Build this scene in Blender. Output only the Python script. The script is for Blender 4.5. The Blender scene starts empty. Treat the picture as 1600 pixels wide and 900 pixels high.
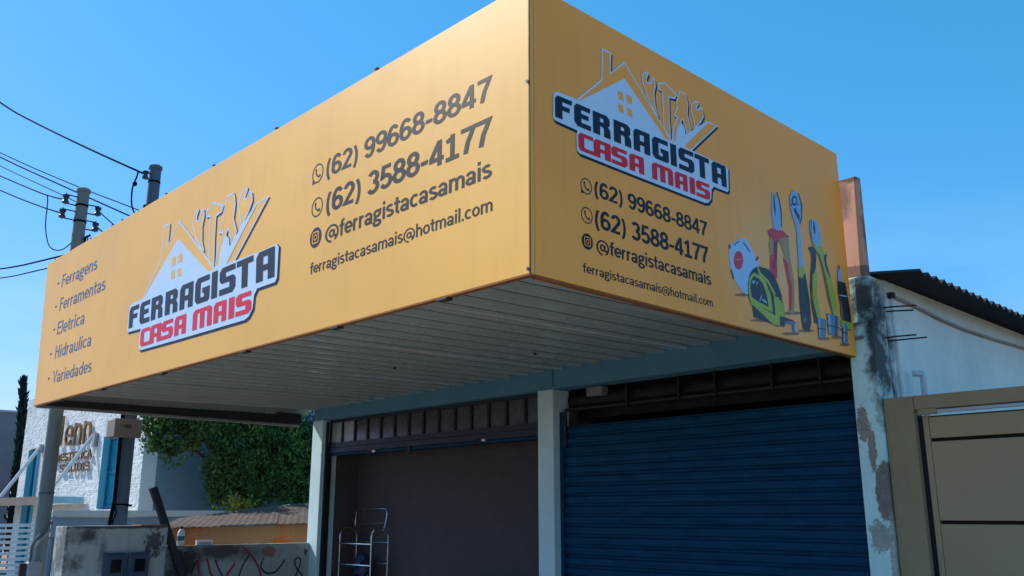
import bpy, bmesh, math, random
from mathutils import Vector, Matrix
from mathutils.geometry import tessellate_polygon

random.seed(7)
S = bpy.context.scene
COL = S.collection
R = math.radians

# ---------------------------------------------------------------- camera
cam = bpy.data.objects.new('camera', bpy.data.cameras.new('camera'))
COL.objects.link(cam)
cam.location = (0, 0, 1.6)
cam.rotation_euler = (R(90 + 14.155), 0, R(46.275))
cam.data.sensor_width = 36
cam.data.lens = 31.515
cam.data.clip_start = 0.05
cam.data.clip_end = 3000
S.camera = cam

# ---------------------------------------------------------------- light
SUN_DIR = Vector((-0.82, -0.325, 0.84)).normalized()      # towards the sun
W = bpy.data.worlds.new('World'); S.world = W; W.use_nodes = True
nt = W.node_tree; nt.nodes.clear()
wo = nt.nodes.new('ShaderNodeOutputWorld'); bg = nt.nodes.new('ShaderNodeBackground')
sky = nt.nodes.new('ShaderNodeTexSky'); sky.sky_type = 'NISHITA'; sky.sun_disc = False
sky.sun_elevation = math.asin(SUN_DIR.z); sky.sun_rotation = math.atan2(SUN_DIR.x, SUN_DIR.y)
sky.air_density = 1.25; sky.dust_density = 0.4; sky.ozone_density = 3.0; sky.altitude = 700
# grade of the whole sky to the clear azure of the photograph, channel by channel
sp = nt.nodes.new('ShaderNodeSeparateColor'); cb = nt.nodes.new('ShaderNodeCombineColor')
nt.links.new(sky.outputs[0], sp.inputs[0])
for ch, (pw, ml) in enumerate(((1.30, 1.95), (.58, 2.95), (.80, 4.7))):
    q = nt.nodes.new('ShaderNodeMath'); q.operation = 'MULTIPLY'; q.inputs[1].default_value = .20
    p_ = nt.nodes.new('ShaderNodeMath'); p_.operation = 'POWER'; p_.inputs[1].default_value = pw
    r_ = nt.nodes.new('ShaderNodeMath'); r_.operation = 'MULTIPLY'; r_.inputs[1].default_value = ml
    nt.links.new(sp.outputs[ch], q.inputs[0]); nt.links.new(q.outputs[0], p_.inputs[0])
    nt.links.new(p_.outputs[0], r_.inputs[0]); nt.links.new(r_.outputs[0], cb.inputs[ch])
tc = nt.nodes.new('ShaderNodeTexCoord'); mp_ = nt.nodes.new('ShaderNodeMapping'); mp_.inputs['Scale'].default_value = (1, 1, 3.5)
cn = nt.nodes.new('ShaderNodeTexNoise'); cn.inputs['Scale'].default_value = 2.6; cn.inputs['Detail'].default_value = 7; cn.inputs['Roughness'].default_value = .58
sx_ = nt.nodes.new('ShaderNodeSeparateXYZ')
nt.links.new(tc.outputs['Generated'], mp_.inputs[0]); nt.links.new(mp_.outputs[0], cn.inputs['Vector']); nt.links.new(tc.outputs['Generated'], sx_.inputs[0])
e1 = nt.nodes.new('ShaderNodeMapRange'); e1.inputs[1].default_value = .34; e1.inputs[2].default_value = .02
n1 = nt.nodes.new('ShaderNodeMapRange'); n1.inputs[1].default_value = .42; n1.inputs[2].default_value = .72
mm = nt.nodes.new('ShaderNodeMath'); mm.operation = 'MULTIPLY'; mm2 = nt.nodes.new('ShaderNodeMath'); mm2.operation = 'MULTIPLY'; mm2.inputs[1].default_value = .40
nt.links.new(sx_.outputs[2], e1.inputs[0]); nt.links.new(cn.outputs['Fac'], n1.inputs[0])
nt.links.new(e1.outputs[0], mm.inputs[0]); nt.links.new(n1.outputs[0], mm.inputs[1]); nt.links.new(mm.outputs[0], mm2.inputs[0])
mx = nt.nodes.new('ShaderNodeMix'); mx.data_type = 'RGBA'; mx.inputs[7].default_value = (4.4, 5.4, 6.0, 1)
nt.links.new(mm2.outputs[0], mx.inputs[0]); nt.links.new(cb.outputs[0], mx.inputs[6])
nt.links.new(mx.outputs[2], bg.inputs['Color'])
bg.inputs['Strength'].default_value = 0.12
nt.links.new(bg.outputs[0], wo.inputs['Surface'])
sl = bpy.data.lights.new('sun', 'SUN'); sl.energy = 3.3; sl.angle = R(0.53); sl.color = (1.0, 0.93, 0.83)
so = bpy.data.objects.new('sun', sl); COL.objects.link(so); so.location = (-20, -10, 20)
so.rotation_euler = SUN_DIR.to_track_quat('Z', 'Y').to_euler()
S.view_settings.view_transform = 'Standard'; S.view_settings.look = 'None'
S.view_settings.exposure = 0.8; S.view_settings.gamma = 1.0

# ---------------------------------------------------------------- helpers
def lin(h):
    c = [int(h[i:i + 2], 16) / 255 for i in (0, 2, 4)]
    return tuple(((x / 12.92) if x <= .04045 else ((x + .055) / 1.055) ** 2.4) for x in c) + (1,)

class MB:
    def __init__(s): s.v = []; s.f = []
    def add(s, vs, fs):
        n = len(s.v); s.v += [tuple(p) for p in vs]; s.f += [tuple(n + i for i in f) for f in fs]; return s
    def box(s, a, b, c, d, e, g):
        x0, x1 = min(a, b), max(a, b); y0, y1 = min(c, d), max(c, d); z0, z1 = min(e, g), max(e, g)
        return s.add([(x0,y0,z0),(x1,y0,z0),(x1,y1,z0),(x0,y1,z0),(x0,y0,z1),(x1,y0,z1),(x1,y1,z1),(x0,y1,z1)],
                     [(0,3,2,1),(4,5,6,7),(0,1,5,4),(1,2,6,5),(2,3,7,6),(3,0,4,7)])
    def hexa(s, p):
        return s.add(p, [(0,3,2,1),(4,5,6,7),(0,1,5,4),(1,2,6,5),(2,3,7,6),(3,0,4,7)])
    def quad(s, a, b, c, d): return s.add([a, b, c, d], [(0,1,2,3)])
    def tube(s, pts, r, n=8, cap=True, r1=None):
        pts = [Vector(p) for p in pts]; rings = []; prev = None
        for i, p in enumerate(pts):
            t = (pts[min(i + 1, len(pts) - 1)] - pts[max(i - 1, 0)]).normalized()
            if prev is None:
                a = Vector((0, 0, 1)) if abs(t.z) < .9 else Vector((1, 0, 0))
                u = t.cross(a).normalized()
            else:
                u = (prev - t * prev.dot(t)).normalized()
            prev = u; w = t.cross(u)
            rr = r if r1 is None else r + (r1 - r) * i / (len(pts) - 1)
            rings.append([p + (u * math.cos(2 * math.pi * k / n) + w * math.sin(2 * math.pi * k / n)) * rr for k in range(n)])
        b = len(s.v)
        for rg in rings: s.v += [tuple(q) for q in rg]
        for i in range(len(pts) - 1):
            for k in range(n):
                k2 = (k + 1) % n
                s.f.append((b + i*n + k, b + i*n + k2, b + (i+1)*n + k2, b + (i+1)*n + k))
        if cap:
            s.f.append(tuple(b + k for k in range(n))[::-1]); s.f.append(tuple(b + (len(pts)-1)*n + k for k in range(n)))
        return s
    def lathe(s, c, prof, n=16, axis='z'):
        b = len(s.v)
        for r, h in prof:
            for k in range(n):
                a = 2 * math.pi * k / n
                q = (r*math.cos(a), r*math.sin(a), h)
                if axis == 'x': q = (q[2], q[0], q[1])
                if axis == 'y': q = (q[0], q[2], q[1])
                s.v.append((c[0]+q[0], c[1]+q[1], c[2]+q[2]))
        for i in range(len(prof) - 1):
            for k in range(n):
                k2 = (k+1) % n
                s.f.append((b+i*n+k, b+i*n+k2, b+(i+1)*n+k2, b+(i+1)*n+k))
        s.f.append(tuple(b+k for k in range(n))[::-1]); s.f.append(tuple(b+(len(prof)-1)*n+k for k in range(n)))
        return s

def mesh_obj(name, mb, mat, parent=None, bevel=0, smooth=False, label=None, kind=None):
    me = bpy.data.meshes.new(name)
    off = Vector(parent_loc(parent)) if parent else Vector((0, 0, 0))
    me.from_pydata([tuple(Vector(p) - off) for p in mb.v], [], mb.f)
    if bevel:
        bm = bmesh.new(); bm.from_mesh(me)
        bmesh.ops.bevel(bm, geom=list(bm.edges), offset=bevel, segments=1, affect='EDGES')
        bm.to_mesh(me); bm.free()
    me.materials.append(mat)
    if smooth:
        for p in me.polygons: p.use_smooth = True
        try: me.set_sharp_from_angle(angle=R(40))
        except Exception: pass
    me.update()
    o = bpy.data.objects.new(name, me); COL.objects.link(o)
    if parent: o.parent = parent
    if label: o['label'] = label
    if kind: o['kind'] = kind
    return o

WL = {}
def parent_loc(p):
    return WL.get(p.name, (0, 0, 0))

def thing(name, loc, label, cat, group=None):
    o = bpy.data.objects.new(name, None); COL.objects.link(o); o.location = loc
    o.empty_display_size = .2
    WL[o.name] = tuple(loc); o['label'] = label; o['category'] = cat
    if group: o['group'] = group
    return o

def part(name, mb, mat, parent, **k):
    o = mesh_obj(name, mb, mat, parent, **k)
    WL[o.name] = parent_loc(parent)       # a child's mesh keeps its thing's origin
    return o

def single(name, mb, mat, label, cat, group=None, base=None, **k):
    """a thing that is one mesh; origin moved to its base"""
    xs = [p[0] for p in mb.v]; ys = [p[1] for p in mb.v]; zs = [p[2] for p in mb.v]
    c = base or ((min(xs)+max(xs))/2, (min(ys)+max(ys))/2, min(zs))
    m2 = MB(); m2.v = [(p[0]-c[0], p[1]-c[1], p[2]-c[2]) for p in mb.v]; m2.f = mb.f
    o = mesh_obj(name, m2, mat, None, **k); o.location = c
    o['label'] = label; o['category'] = cat
    if group: o['group'] = group
    return o

def structure(name, mb, mat):
    o = mesh_obj(name, mb, mat); o['kind'] = 'structure'; return o

# ---------------------------------------------------------------- materials
class NT:
    def __init__(s, name):
        s.m = bpy.data.materials.new(name); s.m.use_nodes = True; s.t = s.m.node_tree
        s.b = s.t.nodes['Principled BSDF']; s.pos = None
    def n(s, ty, **k):
        x = s.t.nodes.new(ty)
        for a, b in k.items(): setattr(x, a, b)
        return x
    def link(s, a, b): s.t.links.new(a, b)
    def P(s):
        if not s.pos: s.pos = s.n('ShaderNodeNewGeometry').outputs['Position']
        return s.pos
    def mapped(s, sc, loc=(0,0,0), rot=(0,0,0)):
        mp = s.n('ShaderNodeMapping'); s.link(s.P(), mp.inputs['Vector'])
        mp.inputs['Scale'].default_value = sc if isinstance(sc, tuple) else (sc,)*3
        mp.inputs['Location'].default_value = loc; mp.inputs['Rotation'].default_value = rot
        return mp.outputs[0]
    def noise(s, sc, detail=4, rough=.6, vscale=1, dist=0, loc=(0,0,0)):
        x = s.n('ShaderNodeTexNoise'); s.link(s.mapped(vscale, loc), x.inputs['Vector'])
        x.inputs['Scale'].default_value = sc; x.inputs['Detail'].default_value = detail
        x.inputs['Roughness'].default_value = rough; x.inputs['Distortion'].default_value = dist
        return x.outputs['Fac']
    def ramp(s, fac, a, b, lo=0., hi=1.):
        x = s.n('ShaderNodeMapRange'); s.link(fac, x.inputs['Value'])
        x.inputs['From Min'].default_value = a; x.inputs['From Max'].default_value = b
        x.inputs['To Min'].default_value = lo; x.inputs['To Max'].default_value = hi
        return x.outputs[0]
    def math(s, op, a, b=None):
        x = s.n('ShaderNodeMath', operation=op)
        for i, v in enumerate((a, b)):
            if v is None: continue
            if isinstance(v, (int, float)): x.inputs[i].default_value = v
            else: s.link(v, x.inputs[i])
        return x.outputs[0]
    def mix(s, fac, a, b):
        x = s.n('ShaderNodeMix', data_type='RGBA')
        for sock, v in ((x.inputs['Factor'], fac), (x.inputs[6], a), (x.inputs[7], b)):
            if isinstance(v, (int, float, tuple)): sock.default_value = v
            else: s.link(v, sock)
        return x.outputs[2]
    def blob(s, c, r, amp=.8, sc=6, edge=.12, detail=6):
        """mask of a ragged patch centred at c with radii r (world metres)"""
        sub = s.n('ShaderNodeVectorMath', operation='SUBTRACT'); s.link(s.P(), sub.inputs[0]); sub.inputs[1].default_value = c
        dv = s.n('ShaderNodeVectorMath', operation='DIVIDE'); s.link(sub.outputs[0], dv.inputs[0]); dv.inputs[1].default_value = r
        ln = s.n('ShaderNodeVectorMath', operation='LENGTH'); s.link(dv.outputs[0], ln.inputs[0])
        d = s.math('ADD', s.math('SUBTRACT', 1.0, ln.outputs['Value']), s.math('MULTIPLY', s.math('SUBTRACT', s.noise(sc, detail, .65, loc=(c[0]*3.1, c[2], c[1])), .5), amp*2))
        return s.ramp(d, 0, edge)
    def bump(s, h, strength=.3, dist=.01):
        x = s.n('ShaderNodeBump'); s.link(h, x.inputs['Height'])
        x.inputs['Strength'].default_value = strength; x.inputs['Distance'].default_value = dist
        s.link(x.outputs[0], s.b.inputs['Normal'])
    def done(s, col, rough=.8, metal=0., spec=None):
        if isinstance(col, tuple): s.b.inputs['Base Color'].default_value = col
        else: s.link(col, s.b.inputs['Base Color'])
        if isinstance(rough, (int, float)): s.b.inputs['Roughness'].default_value = rough
        else: s.link(rough, s.b.inputs['Roughness'])
        s.b.inputs['Metallic'].default_value = metal
        if spec is not None: s.b.inputs['Specular IOR Level'].default_value = spec
        return s.m

def dk(c, k): return tuple(x*k for x in c[:3]) + (1,)

def simple(name, h, rough=.7, metal=0., var=.25, sc=5, bump=.0, spec=None, bsc=60, vs=1):
    n = NT(name); c = lin(h)
    col = n.mix(n.ramp(n.noise(sc, 5, .6, vs), .3, .7), dk(c, 1-var), dk(c, 1+var*.5))
    if bump: n.bump(n.noise(bsc, 3, .6), bump, .004)
    return n.done(col, n.ramp(n.noise(sc*2.3, 3), .3, .7, max(.02, rough-.06), min(1, rough+.08)), metal, spec)

def plaster(name, h, blobs=(), streak=.25, dirt='4a4740', rough=.85, bump=.35, grime=.25):
    n = NT(name); c = lin(h)
    col = n.mix(n.ramp(n.noise(1.3, 6, .65), .3, .7), dk(c, .86), dk(c, 1.08))
    fine = n.noise(24, 5, .7)
    col = n.mix(n.ramp(fine, .35, .75, 0, .22), col, dk(c, .6))
    st = n.noise(3.2, 6, .7, (6, 6, .55))
    col = n.mix(n.ramp(st, .52, .8, 0, streak), col, lin(dirt))
    gr = n.noise(2.1, 8, .75, 1, 1.2)
    col = n.mix(n.ramp(gr, .58, .72, 0, grime), col, lin(dirt))
    h_ = n.noise(70, 4, .7)
    hh = n.math('MULTIPLY', h_, .5)
    for (cc, rr, ch, al, amp, sc, *ed) in blobs:
        m = n.blob(cc, rr, amp, sc, ed[0] if ed else .12, 9 if ed else 6)
        col = n.mix(n.math('MULTIPLY', m, al), col, n.mix(n.ramp(n.noise(30, 5, .7), .3, .7), dk(lin(ch), .65), dk(lin(ch), 1.25)))
        hh = n.math('SUBTRACT', hh, n.math('MULTIPLY', m, .8 if al > .85 else 0))
    n.bump(hh, bump, .006)
    return n.done(col, rough)

ART = {'aff': ([1.62128, -0.13885, -15.1658], [-0.0255, 1.53449, -2.52598]),
 'dash': [(-12.2307, 4.5075), (-12.2092, 4.1933), (-12.1648, 3.8835), (-12.1631, 3.5665), (-12.1277, 3.2513)],
 'graf': [('red', [(5.87, 0.979), (5.862, 0.899), (5.889, 0.766), (5.925, 0.685)]), ('red', [(5.97, 1.002), (6.015, 0.907), (6.038, 0.812), (6.097, 0.73)]),
          ('red', [(6.502, 1.144), (6.569, 1.094), (6.687, 0.993), (6.776, 0.865), (6.822, 0.78), (6.825, 0.641)]), ('red', [(6.279, 0.695), (6.302, 0.774), (6.357, 0.84), (6.412, 0.92)]),
          ('dark', [(6.105, 0.971), (6.16, 0.861), (6.229, 0.751), (6.265, 0.682)]), ('dark', [(6.629, 1.023), (6.565, 0.942), (6.511, 0.834), (6.476, 0.699)]),
          ('dark', [(6.855, 0.981), (6.822, 0.891), (6.826, 0.835), (6.878, 0.778), (6.978, 0.746), (7.074, 0.77), (7.15, 0.851), (7.21, 0.941)]),
          ('dark', [(7.531, 0.693), (7.44, 0.783), (7.384, 0.857), (7.378, 0.943), (7.436, 0.97), (7.481, 0.933), (7.478, 0.853), (7.425, 0.755), (7.397, 0.656)]),
          ('dark', [(5.855, 0.979), (5.789, 0.915), (5.738, 0.838)]), ('dark', [(7.54, 1.083), (7.577, 1.053), (7.546, 0.996), (7.55, 1.068)]),
          ('dark', [(5.828, 0.953), (5.78, 0.849), (5.771, 0.797)])],
 'icons': [('L', 'wa', (-5.9513, 4.2504), 0.0872), ('L', 'ph', (-5.9335, 3.9594), 0.0871), ('L', 'ig', (-5.9297, 3.7059), 0.0854), ('R', 'wa', (4.0435, 3.6165), 0.0577),
           ('R', 'ph', (4.0438, 3.422), 0.0579), ('R', 'ig', (4.0431, 3.2498), 0.0537)],
 'logo': {'arm': [(5.1006, 4.1946), (5.4462, 4.5064), (5.584, 4.5115), (5.2084, 4.196)],
          'back': [(3.7463, 4.1456), (3.7571, 4.166), (3.7848, 4.1812), (3.9401, 4.1894), (4.1189, 4.1941), (5.2013, 4.2065), (5.2493, 4.2048), (5.4552, 4.2029), (5.5058, 4.2017), (5.6793, 4.2083),
                   (5.7036, 4.1881), (5.6921, 4.0122), (5.6743, 3.992), (5.4887, 3.9887), (5.4569, 3.9544), (5.4458, 3.8806), (5.4047, 3.8402), (5.3625, 3.8274), (4.5313, 3.8224), (3.9832, 3.8219),
                   (3.9571, 3.8361), (3.9562, 3.9408), (3.9667, 3.974), (3.7603, 3.9777), (3.7415, 3.9911)],
          'fill': [[(5.1094, 4.3893), (5.15, 4.3613), (5.1605, 4.2933), (5.0814, 4.189), (5.0286, 4.2083), (5.0565, 4.312)],
                   [(4.9971, 4.1989), (5.162, 4.312), (5.2991, 4.4077), (5.4356, 4.5009), (5.4572, 4.4972), (5.1215, 4.2008), (5.1175, 4.1495), (4.9923, 4.1331)]],
          'gable': [(4.4628, 4.5146), (4.9205, 4.1908), (4.9366, 4.0972), (4.0108, 4.1313), (3.994, 4.1905)],
          'house': [(3.9781, 4.1941), (4.2234, 4.4198), (4.2348, 4.6546), (4.3229, 4.6516), (4.3139, 4.4995), (4.4687, 4.6364), (4.9895, 4.1996), (4.969, 4.1263), (4.0232, 4.1354)],
          'panes': [[(4.3875, 4.3969), (4.4394, 4.3985), (4.4449, 4.3402), (4.3903, 4.337)], [(4.478, 4.3993), (4.5337, 4.4009), (4.5405, 4.3434), (4.482, 4.3412)],
                    [(4.3834, 4.3034), (4.4349, 4.3035), (4.4431, 4.2465), (4.3916, 4.2467)], [(4.4787, 4.3009), (4.5285, 4.2991), (4.5369, 4.2463), (4.4872, 4.2494)]],
          'tools': [[(4.7155, 4.4607), (4.6968, 4.5136), (4.6674, 4.5578), (4.6656, 4.6017), (4.6865, 4.6372), (4.7256, 4.6553), (4.7338, 4.6442), (4.7144, 4.6142), (4.7111, 4.5831), (4.7323, 4.5707),
                     (4.7628, 4.5884), (4.7766, 4.6194), (4.7851, 4.6365), (4.807, 4.6302), (4.8164, 4.5902), (4.7924, 4.5167), (4.8012, 4.4201), (4.8338, 4.3495), (4.7911, 4.3772)],
                    [(4.8963, 4.2773), (4.8963, 4.5675), (4.8513, 4.5722), (4.848, 4.6144), (4.9367, 4.6457), (5.0619, 4.5937), (5.0439, 4.5619), (4.9716, 4.5497), (4.9659, 4.4041), (4.9692, 4.2352),
                     (4.9341, 4.2344)],
                    [(4.9904, 4.2118), (5.0057, 4.3163), (5.0675, 4.4166), (5.0291, 4.4245), (5.0706, 4.4992), (5.0641, 4.538), (5.1082, 4.6406), (5.1805, 4.6446), (5.1974, 4.6139), (5.2064, 4.5648),
                     (5.1912, 4.4769), (5.2322, 4.3869), (5.2118, 4.3344), (5.1781, 4.3139), (5.1622, 4.3753), (5.1317, 4.4321), (5.1102, 4.3997), (5.0517, 4.3105), (5.0336, 4.2127)],
                    [(5.2823, 4.4025), (5.276, 4.4627), (5.2521, 4.5278), (5.2532, 4.5804), (5.2926, 4.6197), (5.3432, 4.6314), (5.3453, 4.6163), (5.3134, 4.5741), (5.3374, 4.5641), (5.3708, 4.6036),
                     (5.3978, 4.586), (5.405, 4.5355), (5.3628, 4.4746), (5.3174, 4.429)]],
          'w1': {'l': [('F', 3.7603, 3.9182), ('E', 3.9374, 4.0976), ('R', 4.1176, 4.2943), ('R', 4.3286, 4.5111), ('A', 4.5381, 4.7188), ('G', 4.7458, 4.9334), ('I', 4.957, 5.0283),
                       ('S', 5.0547, 5.2451), ('T', 5.2551, 5.4406), ('A', 5.4733, 5.6671)],
                 'z0': 4.0116,
                 'z1': 4.1788},
          'w2': {'l': [('C', 3.9726, 4.1196), ('A', 4.1196, 4.2905), ('S', 4.2971, 4.4635), ('A', 4.4832, 4.6427), ('M', 4.7314, 4.9748), ('A', 4.9961, 5.1489), ('I', 5.1758, 5.2414),
                       ('S', 5.2564, 5.432)],
                 'z0': 3.8516,
                 'z1': 3.978}},
 'text': {'L': [('(62) 99668-8847', -5.8243, -3.8801, 4.1735, 4.3399), ('(62) 3588-4177', -5.7992, -3.8777, 3.8689, 4.0513), ('@ferragistacasamais', -5.7907, -3.8799, 3.6405, 3.7746),
                ('ferragistacasamais@hotmail.com', -5.987, -3.8736, 3.4147, 3.5103)],
          'L2': [('Ferragens', -12.082, -10.8369, 4.4235, 4.5951), ('Ferramentas', -12.0484, -10.4826, 4.1066, 4.2785), ('Eletrica', -12.0272, -11.0683, 3.7952, 3.9643),
                 ('Hidraulica', -11.9922, -10.7492, 3.4871, 3.649), ('Variedades', -11.9729, -10.6234, 3.1714, 3.3279)],
          'R': [('(62) 99668-8847', 4.1233, 5.3813, 3.5708, 3.6829), ('(62) 3588-4177', 4.1212, 5.3792, 3.3621, 3.4895), ('@ferragistacasamais', 4.1279, 5.3898, 3.2039, 3.2996),
                ('ferragistacasamais@hotmail.com', 3.9955, 5.3963, 3.0437, 3.1077)]},
 'tools': [('umber',
            [(5.9067, 3.2222), (5.8995, 3.2169), (5.8801, 3.21), (5.8508, 3.2024), (5.8154, 3.195), (5.7781, 3.1888), (5.7435, 3.1844), (5.7157, 3.1824), (5.6978, 3.1829), (5.6919, 3.186),
             (5.6987, 3.1912), (5.7174, 3.1979), (5.7459, 3.2054), (5.7808, 3.2127), (5.8181, 3.2191), (5.8533, 3.2236), (5.882, 3.2258), (5.9005, 3.2253)]),
           ('umber',
            [(6.2581, 3.0745), (6.2458, 3.0685), (6.2116, 3.0598), (6.16, 3.0495), (6.0978, 3.0389), (6.0326, 3.0293), (5.9723, 3.0219), (5.9239, 3.0174), (5.8928, 3.0164), (5.8824, 3.019),
             (5.8938, 3.0247), (5.9258, 3.033), (5.9749, 3.043), (6.0357, 3.0535), (6.101, 3.0632), (6.1629, 3.071), (6.2138, 3.0759), (6.247, 3.0771)]),
           ('umber',
            [(6.5498, 3.0081), (6.5425, 3.0028), (6.5229, 2.9963), (6.4935, 2.9895), (6.4579, 2.9832), (6.4206, 2.9781), (6.386, 2.9749), (6.3582, 2.9739), (6.3404, 2.9751), (6.3346, 2.9786),
             (6.3416, 2.9837), (6.3605, 2.9901), (6.3891, 2.9968), (6.4242, 3.0031), (6.4616, 3.0083), (6.4968, 3.0117), (6.5254, 3.0128), (6.5438, 3.0116)]),
           ('umber',
            [(6.6719, 3.1965), (6.6619, 3.1902), (6.6348, 3.1818), (6.594, 3.1725), (6.5447, 3.1633), (6.493, 3.1555), (6.4452, 3.1498), (6.4068, 3.147), (6.3822, 3.1473), (6.3742, 3.1507),
             (6.3836, 3.1568), (6.4094, 3.1649), (6.4487, 3.174), (6.4971, 3.1831), (6.5489, 3.1911), (6.5977, 3.1971), (6.6376, 3.2001), (6.6634, 3.1999)]),
           ('umber',
            [(6.8655, 3.0768), (6.8561, 3.0707), (6.8308, 3.0629), (6.7928, 3.0545), (6.7469, 3.0465), (6.6988, 3.0399), (6.6542, 3.0353), (6.6184, 3.0334), (6.5955, 3.0344), (6.5881, 3.0381),
             (6.597, 3.044), (6.6212, 3.0515), (6.658, 3.0598), (6.7032, 3.0678), (6.7514, 3.0746), (6.7968, 3.0793), (6.8338, 3.0814), (6.8578, 3.0805)]),
           ('umber',
            [(6.6146, 3.0189), (6.6093, 3.0134), (6.5956, 3.0074), (6.5752, 3.0016), (6.5506, 2.9966), (6.5249, 2.9931), (6.501, 2.9915), (6.4819, 2.9919), (6.4698, 2.9943), (6.4661, 2.9984),
             (6.4712, 3.0038), (6.4845, 3.0097), (6.5046, 3.0155), (6.529, 3.0205), (6.5548, 3.0241), (6.5789, 3.0258), (6.5984, 3.0254), (6.6108, 3.023)]),
           ('umber',
            [(7.1356, 3.0456), (7.1283, 3.0397), (7.1091, 3.0329), (7.0805, 3.0259), (7.046, 3.0196), (7.0098, 3.0149), (6.9763, 3.0121), (6.9495, 3.0117), (6.9324, 3.0137), (6.9271, 3.0178),
             (6.9341, 3.0236), (6.9527, 3.0303), (6.9806, 3.0372), (7.0148, 3.0435), (7.051, 3.0484), (7.085, 3.0513), (7.1125, 3.0518), (7.1301, 3.0498)]),
           ('umber',
            [(7.3509, 3.0841), (7.3437, 3.0781), (7.3249, 3.0712), (7.2969, 3.0642), (7.2632, 3.058), (7.2279, 3.0533), (7.1952, 3.0507), (7.1691, 3.0504), (7.1525, 3.0525), (7.1474, 3.0568),
             (7.1543, 3.0626), (7.1725, 3.0694), (7.1999, 3.0764), (7.2332, 3.0826), (7.2686, 3.0874), (7.3017, 3.0901), (7.3285, 3.0905), (7.3456, 3.0884)]),
           ('umber',
            [(7.4889, 3.04), (7.4819, 3.034), (7.4639, 3.0273), (7.4371, 3.0205), (7.4048, 3.0147), (7.3711, 3.0104), (7.3399, 3.0082), (7.315, 3.0082), (7.2992, 3.0106), (7.2943, 3.015),
             (7.3011, 3.0208), (7.3186, 3.0274), (7.3448, 3.0341), (7.3767, 3.04), (7.4106, 3.0444), (7.4422, 3.0467), (7.4677, 3.0467), (7.484, 3.0444)]),
           ('umber',
            [(7.5592, 3.1853), (7.5506, 3.179), (7.5279, 3.1713), (7.4941, 3.1632), (7.4533, 3.1558), (7.4106, 3.1498), (7.3711, 3.1461), (7.3395, 3.1449), (7.3193, 3.1465), (7.313, 3.1507),
             (7.3213, 3.1569), (7.3431, 3.1644), (7.3761, 3.1724), (7.4163, 3.1798), (7.4591, 3.1859), (7.4993, 3.1898), (7.5318, 3.1911), (7.5527, 3.1895)]),
           ('paper',
            [(5.664, 3.5656), (5.7384, 3.611), (5.8011, 3.6463), (5.8874, 3.6703), (5.9533, 3.6124), (6.0527, 3.5217), (6.0626, 3.482), (5.9545, 3.4202), (5.8953, 3.3278), (5.8702, 3.2161),
             (5.8004, 3.2242), (5.6934, 3.3047), (5.6569, 3.3906), (5.6451, 3.4947)]),
           ('paper_dark', [(5.8462, 3.6243), (5.8666, 3.6355), (5.9535, 3.5737), (5.9397, 3.5599)]), ('paper_dark', [(5.712, 3.5824), (5.7996, 3.6322), (5.8083, 3.6259), (5.7181, 3.5742)]),
           ('maroon', [(5.6426, 3.5584), (5.6673, 3.5743), (5.6788, 3.5525), (5.6535, 3.5312)]), ('maroon', [(6.0081, 3.5198), (6.0526, 3.5605), (6.0741, 3.5537), (6.0317, 3.512)]),
           ('maroon', [(5.6505, 3.3735), (5.6691, 3.377), (5.6984, 3.3083), (5.6754, 3.3081)]),
           ('red',
            [(5.837, 3.4819), (5.8299, 3.455), (5.8155, 3.4299), (5.7957, 3.4096), (5.7728, 3.3965), (5.7496, 3.3921), (5.7289, 3.3969), (5.7131, 3.4102), (5.7041, 3.4306), (5.7029, 3.4555),
             (5.7097, 3.482), (5.7237, 3.5071), (5.7433, 3.5276), (5.7662, 3.5411), (5.7895, 3.5459), (5.8106, 3.5413), (5.8267, 3.5279), (5.8359, 3.5073)]),
           ('red_light', [(5.7251, 3.4679), (5.8192, 3.492), (5.8179, 3.4809), (5.7238, 3.4556)]),
           ('red',
            [(6.2274, 3.801), (6.2843, 3.8396), (6.4727, 3.8597), (6.5689, 3.8292), (6.5549, 3.8084), (6.4143, 3.7694), (6.365, 3.7198), (6.3235, 3.4189), (6.2203, 3.4562), (6.2396, 3.6009),
             (6.2946, 3.6263), (6.3106, 3.7443), (6.2439, 3.7702)]),
           ('tan', [(6.2561, 3.7642), (6.311, 3.7473), (6.2893, 3.6252), (6.2458, 3.6093), (6.2327, 3.6848)]),
           ('tan', [(6.4019, 3.7755), (6.5628, 3.8249), (6.5523, 3.6784), (6.5954, 3.4537), (6.553, 3.1718), (6.4613, 3.1676), (6.5201, 3.2403), (6.5339, 3.4427), (6.4822, 3.6062)]),
           ('red', [(6.4372, 3.6291), (6.5139, 3.5834), (6.5529, 3.3885), (6.5278, 3.2558), (6.5016, 3.1879), (6.4808, 3.1917), (6.503, 3.3798), (6.4525, 3.5859)]),
           ('maroon', [(6.316, 3.7455), (6.3681, 3.7421), (6.3443, 3.6077), (6.2882, 3.483), (6.2736, 3.5085), (6.3161, 3.6306)]),
           ('steel',
            [(6.3394, 4.1532), (6.3632, 4.1727), (6.3795, 4.0965), (6.4046, 4.1623), (6.4294, 4.1866), (6.4539, 4.1299), (6.4724, 4.0299), (6.4586, 3.8934), (6.4033, 3.8429), (6.3247, 3.8487),
             (6.3125, 3.9917)]),
           ('steel_dark', [(6.3576, 4.1504), (6.372, 4.1392), (6.3829, 4.0233), (6.3653, 3.9529), (6.3513, 4.0452)]),
           ('steel_dark', [(6.4118, 4.1761), (6.4322, 4.1873), (6.4585, 4.1235), (6.478, 4.0312), (6.4641, 3.8946), (6.4474, 3.8909), (6.4556, 4.0259), (6.4361, 4.118)]),
           ('black',
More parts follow.
